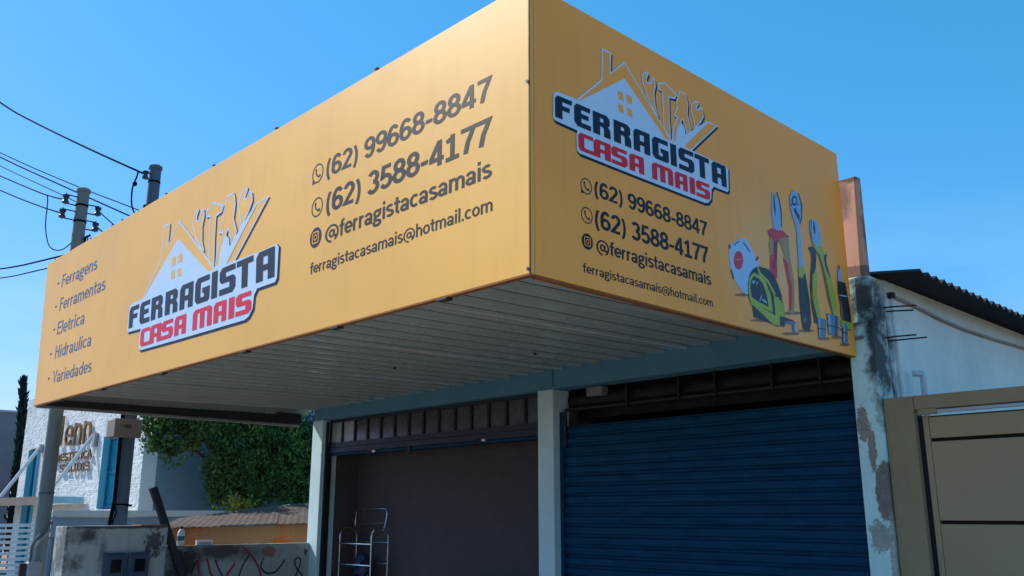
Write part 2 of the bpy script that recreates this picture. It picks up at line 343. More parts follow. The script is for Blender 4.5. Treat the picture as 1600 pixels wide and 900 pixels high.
            [(5.9141, 3.3854), (5.9739, 3.4403), (6.0471, 3.4763), (6.198, 3.48), (6.2823, 3.4396), (6.3265, 3.3843), (6.3783, 3.2877), (6.3995, 3.1232), (6.2952, 3.0279), (6.1894, 3.0345),
             (6.1156, 3.0426), (5.9341, 3.0531), (5.9212, 3.1443), (5.8791, 3.1908), (5.8799, 3.2981)]),
           ('lime', [(5.9116, 3.3646), (5.9727, 3.4099), (6.0625, 3.4019), (6.1409, 3.372), (6.2009, 3.2718), (6.218, 3.1342), (6.0066, 3.1513), (5.8893, 3.1765), (5.8839, 3.272)]),
           ('black', [(5.9285, 3.3446), (5.9743, 3.3829), (6.0418, 3.3747), (6.0998, 3.344), (6.1442, 3.2623), (6.1617, 3.1665), (6.0109, 3.1857), (5.9213, 3.2045), (5.9083, 3.2762)]),
           ('lime',
            [(6.0258, 3.4639), (6.0467, 3.4734), (6.0711, 3.4311), (6.1856, 3.3856), (6.276, 3.2984), (6.2664, 3.2662), (6.3719, 3.2796), (6.3951, 3.1295), (6.3016, 3.037), (6.2022, 3.0363),
             (5.9517, 3.1385), (5.8928, 3.1464), (5.9005, 3.1703), (6.2013, 3.1234), (6.2551, 3.1084), (6.2478, 3.2797), (6.1722, 3.361), (6.0462, 3.4099)]),
           ('black', [(6.3156, 3.3612), (6.3639, 3.2783), (6.3702, 3.2303), (6.3229, 3.2645)]), ('steel', [(5.9426, 3.3418), (5.9873, 3.3498), (5.9862, 3.3415), (5.9633, 3.3129), (5.9493, 3.3172)]),
           ('steel', [(5.9995, 3.3302), (6.0162, 3.3468), (6.0255, 3.343), (6.0071, 3.3125)]), ('steel', [(6.0272, 3.1992), (6.0629, 3.2486), (6.0726, 3.2475), (6.0415, 3.1961)]),
           ('steel', [(6.0694, 3.2224), (6.1369, 3.2062), (6.1347, 3.1895), (6.0718, 3.2024)]),
           ('black', [(6.3154, 3.1175), (6.3861, 3.1212), (6.5388, 3.1132), (6.5357, 3.0931), (6.388, 3.0799), (6.3823, 3.0403), (6.3121, 3.0385)]),
           ('steel_mid', [(6.389, 3.0869), (6.5161, 3.1057), (6.5701, 3.1065), (6.556, 3.0131), (6.499, 3.0262), (6.5064, 3.0762), (6.3882, 3.0633)]),
           ('steel', [(6.5421, 3.0996), (6.5697, 3.1037), (6.557, 3.0203), (6.5304, 3.0222)]),
           ('steel',
            [(6.6276, 4.1959), (6.6547, 4.2359), (6.6991, 4.2672), (6.7622, 4.2766), (6.7995, 4.2559), (6.8288, 4.1625), (6.8034, 4.0399), (6.7607, 3.964), (6.7616, 3.6147), (6.6881, 3.5926),
             (6.6971, 3.9497), (6.6532, 4.0214), (6.6257, 4.0803)]),
           ('steel_dark', [(6.7703, 4.2686), (6.7995, 4.2559), (6.8353, 4.1641), (6.8099, 4.0414), (6.7652, 3.9733), (6.7563, 3.996), (6.7932, 4.0541), (6.8061, 4.157), (6.7877, 4.2194)]),
           ('steel_dark',
            [(6.7522, 4.1905), (6.7466, 4.1732), (6.7355, 4.1564), (6.7202, 4.1423), (6.7027, 4.1326), (6.6851, 4.1283), (6.6694, 4.13), (6.6576, 4.1374), (6.651, 4.1496), (6.6504, 4.1653),
             (6.6558, 4.1825), (6.6668, 4.1991), (6.6819, 4.2133), (6.6993, 4.2232), (6.7171, 4.2277), (6.7329, 4.2261), (6.7449, 4.2187), (6.7516, 4.2063)]),
           ('steel',
            [(6.7298, 4.1849), (6.7269, 4.1757), (6.7212, 4.1668), (6.7136, 4.1594), (6.7048, 4.1543), (6.696, 4.1521), (6.6881, 4.1531), (6.6823, 4.1572), (6.679, 4.1639), (6.6788, 4.1723),
             (6.6816, 4.1815), (6.6872, 4.1904), (6.6948, 4.1978), (6.7036, 4.203), (6.7125, 4.2052), (6.7204, 4.2042), (6.7263, 4.2001), (6.7296, 4.1934)]),
           ('steel_dark', [(6.6702, 4.0943), (6.7039, 4.1156), (6.7306, 4.089), (6.7752, 4.0581), (6.7545, 4.0038), (6.7113, 4.0432)]),
           ('steel_dark', [(6.6571, 4.129), (6.6524, 4.1209), (6.643, 4.1157), (6.6346, 4.1165), (6.632, 4.1229), (6.6367, 4.131), (6.646, 4.1362), (6.6545, 4.1354)]),
           ('steel_dark', [(6.7694, 4.1614), (6.7645, 4.1531), (6.755, 4.1479), (6.7464, 4.1487), (6.7437, 4.1551), (6.7486, 4.1634), (6.7581, 4.1686), (6.7668, 4.1678)]),
           ('black',
            [(6.6699, 3.5129), (6.7197, 3.503), (6.7846, 3.5661), (6.8037, 3.4543), (6.8206, 3.3299), (6.8201, 3.1376), (6.7764, 3.0566), (6.7165, 3.0606), (6.6705, 3.0726), (6.6536, 3.2713)]),
           ('lime', [(6.6721, 3.5864), (6.7682, 3.6176), (6.791, 3.5673), (6.7254, 3.5008), (6.6719, 3.5069)]),
           ('olive', [(6.7394, 3.1476), (6.7326, 3.1302), (6.7201, 3.1182), (6.7068, 3.1162), (6.6977, 3.125), (6.6962, 3.1412), (6.703, 3.1586), (6.7154, 3.1706), (6.7288, 3.1727), (6.738, 3.1639)]),
           ('black',
            [(6.8739, 3.7947), (6.9256, 3.822), (6.9821, 3.8172), (7.0151, 3.7841), (6.9674, 3.6134), (6.8993, 3.5649), (6.8609, 3.3684), (6.8974, 3.2311), (6.9392, 3.1819), (6.9393, 3.1455),
             (6.8826, 3.142), (6.8507, 3.2872), (6.8493, 3.4303), (6.8773, 3.564), (6.9219, 3.7028), (6.9167, 3.7674)]),
           ('lime', [(6.9614, 3.6155), (7.0007, 3.6033), (6.9534, 3.4161), (6.9878, 3.245), (6.9859, 3.1968), (6.9309, 3.1886), (6.8816, 3.324), (6.8867, 3.469), (6.9069, 3.5533)]),
           ('lime',
            [(6.9518, 3.8655), (7.0266, 3.8531), (7.1056, 3.8596), (7.1816, 3.8046), (7.1452, 3.747), (7.2291, 3.6042), (7.2895, 3.4401), (7.3146, 3.2131), (7.2387, 3.1987), (7.2036, 3.2782),
             (7.1462, 3.4161), (7.0965, 3.6543), (7.0455, 3.7737), (6.9882, 3.8151)]),
           ('olive', [(7.0455, 3.7737), (7.0674, 3.7881), (7.1287, 3.6521), (7.1868, 3.4229), (7.2387, 3.1987), (7.2115, 3.1948), (7.2036, 3.2782), (7.1462, 3.4161), (7.0965, 3.6543)]),
           ('black', [(7.132, 3.7845), (7.2023, 3.8088), (7.1729, 3.7357), (7.231, 3.5962), (7.211, 3.5959), (7.1468, 3.6805)]),
           ('steel',
            [(6.9479, 4.0566), (6.9874, 4.0826), (7.0163, 4.0622), (7.0332, 4.0864), (7.0948, 4.0649), (7.1162, 3.9595), (7.1046, 3.8728), (7.0243, 3.8392), (6.9584, 3.8669), (6.931, 3.9525)]),
           ('steel_dark', [(7.0028, 4.0591), (7.0218, 4.0567), (7.0274, 3.9738), (7.0021, 3.938), (6.9864, 3.9982)]),
           ('steel_dark', [(6.9645, 4.0604), (6.9823, 4.0713), (6.9503, 3.9734), (6.9598, 3.8755), (6.9403, 3.9512)]),
           ('steel', [(7.3995, 3.7426), (7.4187, 3.7531), (7.4276, 3.7087), (7.4479, 3.6699), (7.4375, 3.5966), (7.3651, 3.5937), (7.3765, 3.6736)]),
           ('steel_dark', [(7.3995, 3.7426), (7.4187, 3.7531), (7.4215, 3.7127), (7.3946, 3.6973)]),
           ('black',
            [(7.3539, 3.5883), (7.4482, 3.5985), (7.5004, 3.5993), (7.5151, 3.4948), (7.5458, 3.3477), (7.5463, 3.2436), (7.4485, 3.2393), (7.3879, 3.2436), (7.3672, 3.3864), (7.3483, 3.4666)]),
           ('paper', [(7.3623, 3.469), (7.5019, 3.4807), (7.5035, 3.4708), (7.3639, 3.4592)]), ('olive', [(7.3737, 3.4208), (7.3883, 3.3898), (7.3975, 3.2583), (7.3758, 3.2517), (7.3582, 3.302)]),
           ('lime', [(7.354, 3.2435), (7.4485, 3.2393), (7.5463, 3.2436), (7.5263, 3.1774), (7.4354, 3.1712), (7.3416, 3.1776)]),
           ('socket', [(6.9323, 3.1968), (7.0762, 3.2023), (7.0424, 3.0459), (6.9338, 3.0203)]), ('socket', [(7.1029, 3.2627), (7.3172, 3.2627), (7.2776, 3.0856), (7.1092, 3.0788)]),
           ('socket', [(7.3754, 3.2137), (7.4296, 3.2299), (7.4567, 3.1924), (7.4355, 3.0298), (7.3421, 3.0373)]), ('steel', [(6.9368, 3.1864), (6.9664, 3.1939), (6.9523, 3.0369), (6.9325, 3.0311)]),
           ('steel_dark', [(6.921, 3.1113), (7.0618, 3.1201), (7.0598, 3.1087), (6.9221, 3.0989)]), ('steel', [(7.1106, 3.251), (7.1568, 3.2548), (7.1405, 3.0911), (7.1106, 3.087)]),
           ('steel_dark', [(7.0915, 3.1612), (7.2996, 3.1684), (7.2971, 3.155), (7.0925, 3.1485)]), ('steel_dark', [(7.25, 3.2608), (7.2765, 3.2599), (7.2445, 3.086), (7.2174, 3.0823)]),
           ('steel', [(7.3884, 3.2107), (7.4101, 3.2171), (7.3829, 3.0394), (7.3599, 3.0429)]), ('steel_dark', [(7.3582, 3.1407), (7.4535, 3.1407), (7.4512, 3.1288), (7.3557, 3.1272)])]}
# ================================================================ materials in use
M = {}
def sign_mat(name='printed_sign_sunlit', hx='f0b548'):
    n = NT(name); c = lin(hx)
    col = n.mix(n.ramp(n.noise(.8, 3, .5), .3, .7), dk(c, .93), dk(c, 1.05))
    # printed pale glow behind the tool picture (part of the print)
    m = n.blob((-3.54, 6.45, 3.45), (.6, 1.05, .85), .05, 2, .9, 2)
    col = n.mix(n.math('MULTIPLY', m, .42), col, lin('d8c79a'))
    st = n.noise(2.5, 6, .7, (5, 5, .35))
    col = n.mix(n.ramp(st, .5, .85, 0, .12), col, lin('8a6a3c'))
    n.bump(n.noise(.9, 2, .4), .35, .012)
    m = n.done(col, n.ramp(n.noise(3, 4), .3, .7, .44, .52), 0, .5)
    return m
M['sign'] = sign_mat()                                   # front print, its sunlit paleness put into the colour
M['sign2'] = sign_mat('printed_sign_shaded', 'ffa834')     # same print, with the shaded end's hue put into the colour
M['trim'] = simple('sign_edge_trim', '8a4f16', .6)
M['clip'] = simple('clip_steel', '1c1c1e', .6)
M['navy'] = simple('print_navy', '0c2236', .5, var=.05, spec=.25)
M['ink'] = simple('print_black_ink', '17171b', .5, var=.05, spec=.3)
M['ink2'] = simple('print_slate_ink', '39506a', .4, var=.05)
M['pale'] = simple('print_pale_blue', 'c2dcf0', .38, var=.04)
M['redp'] = simple('print_red', 'dc1428', .45, var=.05, spec=.3)
PRINT = dict(paper='9cc6ea', paper_dark='5c6a74', maroon='6e1c28', red='c8202c', red_light='e06060', tan='a08a4c', steel='7fb0d8',
             steel_dark='23303c', steel_mid='5d7485', black='1c2026', lime='9db428', olive='6a7038', socket='4a7896', umber='8a6424')
for k, v in PRINT.items(): M['p_'+k] = simple('print_'+k, v, .4, var=.06)
M['soffit'] = simple('galvanised_painted_sheet', 'a6b0b0', .25, .0, .05, 1.2, spec=.6)
M['joint'] = simple('lap_joint_shade', '1a2224', .8)  # dark shade line of the sheet laps, put into the colour
M['beam_dark'] = simple('dark_steel_beam', '1b2026', .6)
M['beam_light'] = simple('light_steel_flange', '8b9396', .5)
M['bluewall'] = plaster('pale_blue_painted_plaster', 'c6e3e6', streak=.12, grime=.08, dirt='5d6a6c')
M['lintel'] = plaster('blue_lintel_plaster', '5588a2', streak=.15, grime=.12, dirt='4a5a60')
M['col3'] = plaster('peeling_blue_column', 'c8ebe6', streak=.15, grime=.06, dirt='5f6a68', blobs=[
    ((-3.47, 7.62, 3.42), (.28, .5, .28), '1e2327', .92, 1.3, 7, .6),
    ((-3.60, 7.62, 3.30), (.08, .5, .25), '1f2428', .8, 1.1, 9, .7),
    ((-3.38, 7.66, 2.95), (.13, .4, .60), '1a2025', .92, 1.1, 6, .6),
    ((-3.56, 7.62, 2.36), (.055, .3, .15), '8f8578', .95, .9, 22),
    ((-3.50, 7.62, 2.16), (.04, .3, .20), '8d8376', .95, .9, 22),
    ((-3.40, 7.62, 1.78), (.115, .4, .27), '7b6f66', .97, .35, 14),
    ((-3.50, 7.62, 1.42), (.10, .3, .14), '8f8a80', .8, .9, 34),
    ((-3.385, 7.62, 1.15), (.05, .3, .5), 'a59a8c', .8, .6, 24)])
M['salmon'] = plaster('salmon_painted_plaster', 'd3a088', streak=.3, grime=.18, dirt='4c443f', blobs=[
    ((-3.56, 7.6, 4.42), (.10, .4, .3), '6d5248', .7, 1.0, 8, .6), ((-3.40, 7.75, 4.2), (.03, .15, .7), '3d3a38', .7, 1.2, 6, .7), ((-3.5, 7.65, 4.62), (.2, .3, .05), '4d3f3a', .8, .9, 10, .5),
    ((-3.5, 7.6, 3.72), (.3, .4, .06), '4c403c', .7, .7, 16)])
M['sidewall'] = plaster('pale_blue_side_wall', 'd4f0ea', streak=.12, grime=.05, dirt='4f5c60', blobs=[
    ((-3.38, 7.80, 3.05), (.3, .27, .65), '1c2228', .92, 1.0, 5, .7), ((-3.38, 7.88, 2.68), (.3, .16, .25), '252b31', .8, 1.0, 6, .8)])
M['roofcor'] = simple('fibre_cement_roof', '2c3136', .85, var=.35, bump=.3)
M['shut'] = simple('blue_painted_shutter', '05405f', .6, .0, .35, 3, spec=.12, vs=(1, 1, 6))
M['shutbox'] = simple('shutter_guide_navy', '0c2434', .55)
M['blackst'] = simple('black_steel_and_recess_shade', '07090c', .7)  # black steel; on the recess sheets it stands in for shade
M['rustpipe'] = simple('rusty_pipe', '2a2118', .7, var=.5, sc=14)
M['greybox'] = simple('grey_motor_box', '7c7f84', .6)
M['glass'] = simple('frosted_glass_pane', '3c4c52', .25, var=.35, sc=3)
M['glassl'] = simple('torn_light_film_pane', '8fa0a0', .4, var=.3, sc=6)
M['brown'] = simple('brown_grey_partition', '4a4647', .9, var=.1, bump=.1)
M['inner'] = simple('interior_plaster', '6a6663', .9)
M['chrome'] = simple('chromed_wire', 'b9bdbf', .25, .9, .1)
M['bag'] = simple('dark_blue_plastic_bag', '10213f', .35, bump=.6, bsc=14)
M['gate'] = simple('olive_bronze_gate_paint', 'a08a64', .42, .0, .14, 1.1, spec=.45)
M['gatedk'] = simple('gate_groove_black', '14130f', .8)
M['gatepost'] = plaster('olive_painted_post', '9a8765', streak=.12, grime=.06, dirt='3c3a32', bump=.1)
M['alu'] = simple('aluminium_rail', 'b9bec4', .35, .4, .1)
M['pvc'] = simple('white_pvc', 'c9ced0', .45, var=.1)
M['rust'] = simple('rusty_rebar', '4a2a26', .85, var=.5, sc=30, bump=.6, bsc=200)
M['concrete'] = plaster('pole_concrete', '727d7d', streak=.3, grime=.2, bump=.3, dirt='3d4241')
M['poledk'] = plaster('blue_grey_pole', '50677a', streak=.25, grime=.15, bump=.2, dirt='2f3a42')
M['ceram'] = simple('brown_ceramic', '1f2b38', .25)
M['wirem'] = simple('black_cable', '10181f', .95, spec=.05)
M['wirethin'] = simple('thin_grey_cable', '16222b', .95, spec=.05)
M['plaque'] = plaster('cement_block', '7e7d78', streak=.1, grime=.25, blobs=[((-12.9, 4.87, 2.80), (.1, .07, .03), '35302c', .8, .7, 30)])
M['lowwall'] = plaster('stained_shaded_low_wall', '9aa3a1', streak=.3, grime=.5, dirt='26282a', bump=.5, blobs=[
    ((-12.45, 6.3, 1.08), (.3, .75, .18), '2b2c2e', .85, .9, 4, .7), ((-12.45, 5.65, .9), (.3, .35, .5), '1d1f20', .9, 1.0, 5, .6),  # second patch paints in the shade beside the meter wall
    ((-12.45, 7.72, 1.0), (.2, .07, .4), '15181b', .9, .6, 9), ((-12.45, 6.95, 1.06), (.2, .13, .07), '7b5a50', .8, .7, 14)])
M['meterwall'] = plaster('mouldy_meter_wall', 'a3aead', streak=.35, grime=.22, dirt='30332f', bump=.55, blobs=[
    ((-12.3, 4.25, 1.33), (.3, .24, .15), '25272a', .85, 1.2, 7, .8), ((-12.3, 4.15, 1.0), (.3, .14, .16), '33363a', .7, 1.3, 12, .8),
    ((-12.3, 5.15, 1.22), (.3, .16, .20), '25282c', .85, 1.5, 16, .5), ((-12.3, 4.7, 1.44), (.3, .9, .035), '3a3331', .9, .8, 12, .5),
    ((-12.3, 4.48, 1.1), (.2, .07, .3), '3c4247', .6, 1.0, 7, .8), ((-12.4, 4.02, 1.2), (.3, .05, .5), '2c3135', .7, 1.4, 12, .6)])
M['meter'] = simple('blue_grey_meter_box', '33495e', .5, var=.2)
M['meterdk'] = simple('meter_window_dark', '0a0f14', .2)
M['graf_red'] = simple('red_spray_paint', '8e3346', .7, var=.3, sc=12)
M['graf_dark'] = simple('dark_spray_paint', '1f2b30', .7, var=.3, sc=12)
M['orange'] = plaster('orange_clay_wall', '9c6844', streak=.5, grime=.5, dirt='6a3c22', bump=.5, blobs=[
    ((-14.5, 8.3, 1.2), (.4, .18, .4), 'b4581c', .9, .4, 6), ((-14.5, 6.75, 1.2), (.4, .1, .4), 'b4581c', .8, .4, 6), ((-14.5, 7.6, 1.3), (.4, 1., .2), '9c7c58', .6, .7, 6)])
M['tile'] = simple('old_fibre_cement_tile', '54433b', .95, var=.55, sc=4, bump=.6)
M['white'] = simple('white_plastic', 'dfe3e2', .4, var=.06)
M['teal'] = simple('teal_label', '1f7f80', .5)
M['stone'] = plaster('white_painted_split_stone', 'dde3e4', streak=.1, grime=.12, dirt='a9b0b2', bump=.4)
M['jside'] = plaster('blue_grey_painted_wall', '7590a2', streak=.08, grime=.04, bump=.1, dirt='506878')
M['coping'] = plaster('light_coping', 'b9bfbf', streak=.1, grime=.1)
M['cyan'] = simple('cyan_film_glass', '178aa6', .18, var=.25, sc=2)
M['cyanlt'] = simple('light_cyan_reveal', '62b4cc', .5, var=.1)
M['frameb'] = simple('teal_window_frame', '0d6c86', .4)
M['brass'] = simple('brass_letter', '86683c', .35, .6, .15)
M['slab'] = simple('brown_awning_fascia', '6e6660', .7)
M['aqua'] = simple('aqua_awning_edge', '86b8c8', .5, var=.08)
M['tubew'] = simple('white_steel_tube', 'c6d2d6', .4, var=.08)
M['fence'] = simple('white_fence_slat', 'c9dde6', .45, var=.08)
M['fencebk'] = simple('grey_railing', '4b5a62', .6)
M['greywall'] = plaster('plain_grey_wall', '84848a', streak=.05, grime=.05, bump=.1)
M['trunk'] = simple('tree_bark', '3b3028', .95, var=.4, bump=.8, bsc=25)
M['wood'] = simple('dark_weathered_steel', '1d2630', .6, var=.3)
def leafmat(name, a, b, sc=3.0):
    n = NT(name)
    col = n.mix(n.ramp(n.noise(sc, 4, .7), .3, .7), lin(a), lin(b))
    oi = n.noise(37, 1, .5)
    col = n.mix(n.ramp(oi, .45, .75, 0, .55), col, dk(lin(b), 1.3))
    n.b.inputs['Subsurface Weight'].default_value = 0
    m = n.done(col, .5, 0, .35)
    # thin leaf: part of the light passes
    tr = n.n('ShaderNodeBsdfTranslucent'); n.link(col, tr.inputs['Color'])
    ms = n.n('ShaderNodeMixShader'); ms.inputs[0].default_value = .22
    out = [x for x in n.t.nodes if x.type == 'OUTPUT_MATERIAL'][0]
    n.link(n.b.outputs[0], ms.inputs[1]); n.link(tr.outputs[0], ms.inputs[2]); n.link(ms.outputs[0], out.inputs[0])
    return m
M['leaf'] = leafmat('dark_green_leaf', '17351b', '4a7032')
M['leafy'] = leafmat('yellow_green_leaf', '5f7a2c', '94933a')
M['cyp'] = leafmat('cypress_leaf', '0f2a28', '1f4038')
M['asphalt'] = simple('asphalt', '7a6c5f', .92, var=.2, sc=3, bump=.6, bsc=120)
M['pave'] = plaster('concrete_pavement', 'a39a8c', streak=.05, grime=.2)
M['earth'] = simple('red_earth_ground', '96755a', .95, var=.3, sc=.6, bump=.5)
M['kerb'] = plaster('kerb_concrete', '9a978f')

# ================================================================ setting
g = MB(); N = 12
g.quad((-1500,-1500,-.16),(1500,-1500,-.16),(1500,1500,-.16),(-1500,1500,-.16))
structure('ground', g, M['earth'])
structure('road', MB().box(-200, 120, -7.5, 2.2, -.3, -.12), M['asphalt'])
structure('kerb', MB().box(-200, 120, 2.2, 2.34, -.3, .012), M['kerb'])
structure('pavement', MB().box(-60, 60, 2.34, 7.55, -.2, 0), M['pave'])

# ================================================================ advertising sign
X0, Y0, YF, XL = -3.547, 3.538, 7.621, -12.708
HB, HT = 2.951, 4.862
def PL(u, z, off=0): return (u, Y0 - off, z)          # street face
def PR(u, z, off=0): return (X0 + off, u, z)          # right face
sign = thing('shop_sign', ((X0+XL)/2, (Y0+YF)/2, HB), 'large yellow hardware shop sign box wrapping the canopy, with phone numbers and house logo', 'sign')
mb = MB().hexa([(-12.591, Y0, HB),(X0-.0015, Y0, HB),(X0-.0015, Y0+.04, HB),(-12.591, Y0+.04, HB),
                (-12.80, Y0, HT+.025),(X0-.0015, Y0, HT),(X0-.0015, Y0+.04, HT),(-12.80, Y0+.04, HT+.025)])
front = part('front_panel', mb, M['sign'], sign, bevel=.004, label='long sunlit yellow panel facing the street')
mb = MB().hexa([(X0-.04, Y0+.0415, HB),(X0, Y0+.0415, HB),(X0, YF-.02, HB-.005),(X0-.04, YF-.02, HB-.005),
                (X0-.04, Y0+.0415, HT),(X0, Y0+.0415, HT),(X0, YF-.04, HT),(X0-.04, YF-.04, HT)])
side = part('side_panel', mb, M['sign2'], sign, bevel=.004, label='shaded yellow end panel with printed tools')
part('end_panel', MB().box(XL-.0, XL+.04, Y0+.045, YF-.05, HB+.44, HT), M['sign'], sign)
part('edge_trim', MB().box(XL+.12, X0-.003, Y0-.002, Y0+.045, HB-.009, HB-.001), M['trim'], sign)
part('edge_trim', MB().box(X0-.045, X0+.002, Y0+.046, YF-.05, HB-.014, HB-.006), M['trim'], sign)
part('corner_trim', MB().box(X0-.006, X0+.003, Y0-.003, Y0+.006, HB, HT), M['trim'], sign)
for u in (-11.6, -10.27, -8.68, -7.0, -5.6, -4.35):
    part('clip', MB().box(u-.05, u+.05, Y0-.006, Y0+.05, HB-.022, HB-.010), M['clip'], sign)
for u in (-12.5, -11.9, -11.2, -10.2, -9.0, -7.9, -6.7, -5.2):
    part('clip', MB().box(u-.018, u+.018, Y0-.003, Y0+.03, HT+.020, HT+.030), M['clip'], sign)
for z in (2.98, 4.17):
    part('clip', MB().lathe((X0-.012, Y0-.002, z), [(.012,-.006),(.010,.0)], 8, 'y'), M['clip'], sign)

def flat(name, polys, pf, off, mat, parent, label=None, inc=1.5e-6):
    """polys: list of [outer, hole, ...] in plane coordinates"""
    mb = MB()
    for loops in polys:
        vv = [p for lp in loops for p in lp]
        tr = tessellate_polygon([[Vector((a, b, 0)) for a, b in lp] for lp in loops])
        n = len(mb.v); mb.v += [pf(a, b, off + inc*len(mb.f)) for a, b in vv]
        mb.f += [tuple(n+i for i in t) for t in tr]
    return part(name, mb, mat, parent, label=label)

def ribbon(pts, w, closed=True):
    n = len(pts); out = []; P = [Vector(p) for p in pts]
    L_ = []; R_ = []
    for i in range(n):
        a = P[i-1] if (closed or i > 0) else P[i]; b = P[i]; c = P[(i+1) % n] if (closed or i < n-1) else P[i]
        d1 = (b-a).normalized() if (b-a).length > 1e-9 else (c-b).normalized()
        d2 = (c-b).normalized() if (c-b).length > 1e-9 else d1
        n1 = Vector((-d1.y, d1.x)); n2 = Vector((-d2.y, d2.x)); m = n1+n2
        if m.length < .3: m = n1
        m.normalize(); k = min(1.8, 1/max(.4, m.dot(n1)))
        L_.append(b + m*w/2*k); R_.append(b - m*w/2*k)
    for i in range(n if closed else n-1):
        j = (i+1) % n
        out.append([[tuple(L_[i]), tuple(L_[j]), tuple(R_[j]), tuple(R_[i])]])
    return out

GL = {
'F': [[(0,0),(0,.84),(.14,1),(1,1),(.97,.79),(.42,.79),(.42,.62),(.86,.62),(.84,.41),(.42,.41),(.42,0)]],
'E': [[(.18,0),(0,.16),(0,.84),(.14,1),(.97,1),(.97,.79),(.42,.79),(.42,.62),(.86,.62),(.86,.41),(.42,.41),(.42,.22),(1,.22),(1,0)]],
'R': [[(0,0),(0,1),(.78,1),(.95,.88),(.97,.62),(.86,.5),(.98,.36),(1,0),(.62,0),(.62,.36),(.54,.42),(.4,.42),(.4,0)], [(.4,.79),(.58,.79),(.6,.76),(.6,.62),(.4,.62)]],
'A': [[(0,0),(0,.84),(.16,1),(.97,1),(1,.97),(1,0),(.64,0),(.64,.32),(.38,.32),(.38,0)], [(.38,.79),(.64,.79),(.64,.52),(.38,.52)]],
'G': [[(.97,1),(.16,1),(0,.84),(0,.16),(.16,0),(.9,0),(1,.08),(1,.56),(.5,.56),(.5,.36),(.63,.36),(.63,.21),(.4,.21),(.38,.24),(.38,.79),(.97,.79)]],
'I': [[(0,0),(0,1),(1,1),(1,0)]],
'S': [[(.97,1),(.16,1),(0,.86),(0,.56),(.12,.42),(.58,.42),(.63,.38),(.63,.22),(0,.22),(0,0),(.82,0),(1,.16),(1,.5),(.86,.62),(.42,.62),(.38,.66),(.38,.79),(.97,.79)]],
'T': [[(0,1),(1,1),(1,.79),(.68,.79),(.68,0),(.32,0),(.32,.79),(0,.79)]],
'C': [[(.97,1),(.16,1),(0,.84),(0,.16),(.16,0),(1,0),(1,.21),(.42,.21),(.38,.25),(.38,.79),(.97,.79)]],
'M': [[(0,0),(0,.84),(.12,1),(.9,1),(1,.88),(1,0),(.76,0),(.76,.79),(.62,.79),(.62,0),(.38,0),(.38,.79),(.24,.79),(.24,0)]],
}
def logo(pf, tf, parent, sgn, k):
    lg = ART['logo']; T = lambda pts: [tf(p) for p in pts]
    sw = .0125*k
    sil = [lg['house'], lg['arm'], lg['back']] + lg['tools'] + lg['fill']
    sh = []
    for p in sil:
        q = T(p); dx, dz = .015*k, -.011*k
        q = [(a+dx, b+dz) for a, b in q]
        sh.append([q]); sh += ribbon(q, sw*1.1)
    def at(o): return lambda u, z, off: pf(u, z, off+o)
    flat('logo_shadow', sh, pf, .0012, M['navy'], parent)
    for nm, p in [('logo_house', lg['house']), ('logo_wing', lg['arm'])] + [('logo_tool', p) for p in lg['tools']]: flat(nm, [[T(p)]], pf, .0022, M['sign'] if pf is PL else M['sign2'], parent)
    flat('logo_gable', [[T(lg['gable'])]] , pf, .0040, M['pale'], parent)
    flat('logo_backing', [[T(lg['back'])]], pf, .0046, M['pale'], parent)
    for k_, p in enumerate(lg['fill']): flat('logo_fill', [[T(p)]], pf, .0042+.0002*k_, M['pale'], parent)
    out = []
    for p in [lg['house'], lg['arm']] + lg['tools']: flat('logo_outline', ribbon(T(p), sw), pf, .0031, M['pale'], parent)
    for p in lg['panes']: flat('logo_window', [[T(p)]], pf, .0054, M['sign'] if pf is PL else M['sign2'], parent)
    for wk, mt, zz in (('w1', M['navy'], ((4.003, 4.024), (4.1545, 4.2010))), ('w2', M['redp'], ((3.8437, 3.8620), (3.967, 3.989)))):
        w = lg[wk]; ps = []; a0 = w['l'][0][1]; a1 = w['l'][-1][2]
        for ch, ua, ub in w['l']:
            loops = []
            for lp in GL[ch]:
                q = []
                for (x, y) in lp:
                    u = ua + (ub-ua)*x; f = (u-a0)/(a1-a0)
                    zb = zz[0][0] + (zz[0][1]-zz[0][0])*f; zt = zz[1][0] + (zz[1][1]-zz[1][0])*f
                    q.append(tf((u, zb + (zt-zb)*y)))
                loops.append(q)
            flat('logo_letter', [loops], pf, .0066, mt, parent)

logo(PR, lambda p: p, side, 1, 1.0)
ax, az = ART['aff']
logo(PL, lambda p: (ax[0]*p[0]+ax[1]*p[1]+ax[2], az[0]*p[0]+az[1]*p[1]+az[2]), front, 1, 1.5)

def text_mesh(body, bold=0.0):
    cu = bpy.data.curves.new('t', 'FONT'); cu.body = body; cu.size = 1; cu.offset = bold; cu.resolution_u = 4
    ob = bpy.data.objects.new('t', cu); COL.objects.link(ob)
    dg = bpy.context.evaluated_depsgraph_get(); me = ob.evaluated_get(dg).to_mesh()
    v = [tuple(x.co) for x in me.vertices]; f = [tuple(p.vertices) for p in me.polygons]
    ob.evaluated_get(dg).to_mesh_clear(); bpy.data.objects.remove(ob); bpy.data.curves.remove(cu)
    return v, f
def text(body, ref, u0, u1, z0, z1, pf, off, mat, parent, bold=.02, name='lettering', maxw=None, dep=0):
    v, f = text_mesh(body, bold); rv, _ = text_mesh(ref, bold)
    xa, xb = min(p[0] for p in v), max(p[0] for p in v)
    rb, rt = min(p[1] for p in rv), max(p[1] for p in rv)
    mb = MB(); mb.v = [pf(u0 + (u1-u0)*(p[0]-xa)/(xb-xa), z0 + (z1-z0)*(p[1]-rb)/(rt-rb), off) for p in v]; mb.f = f
    return part(name, mb, mat, parent)

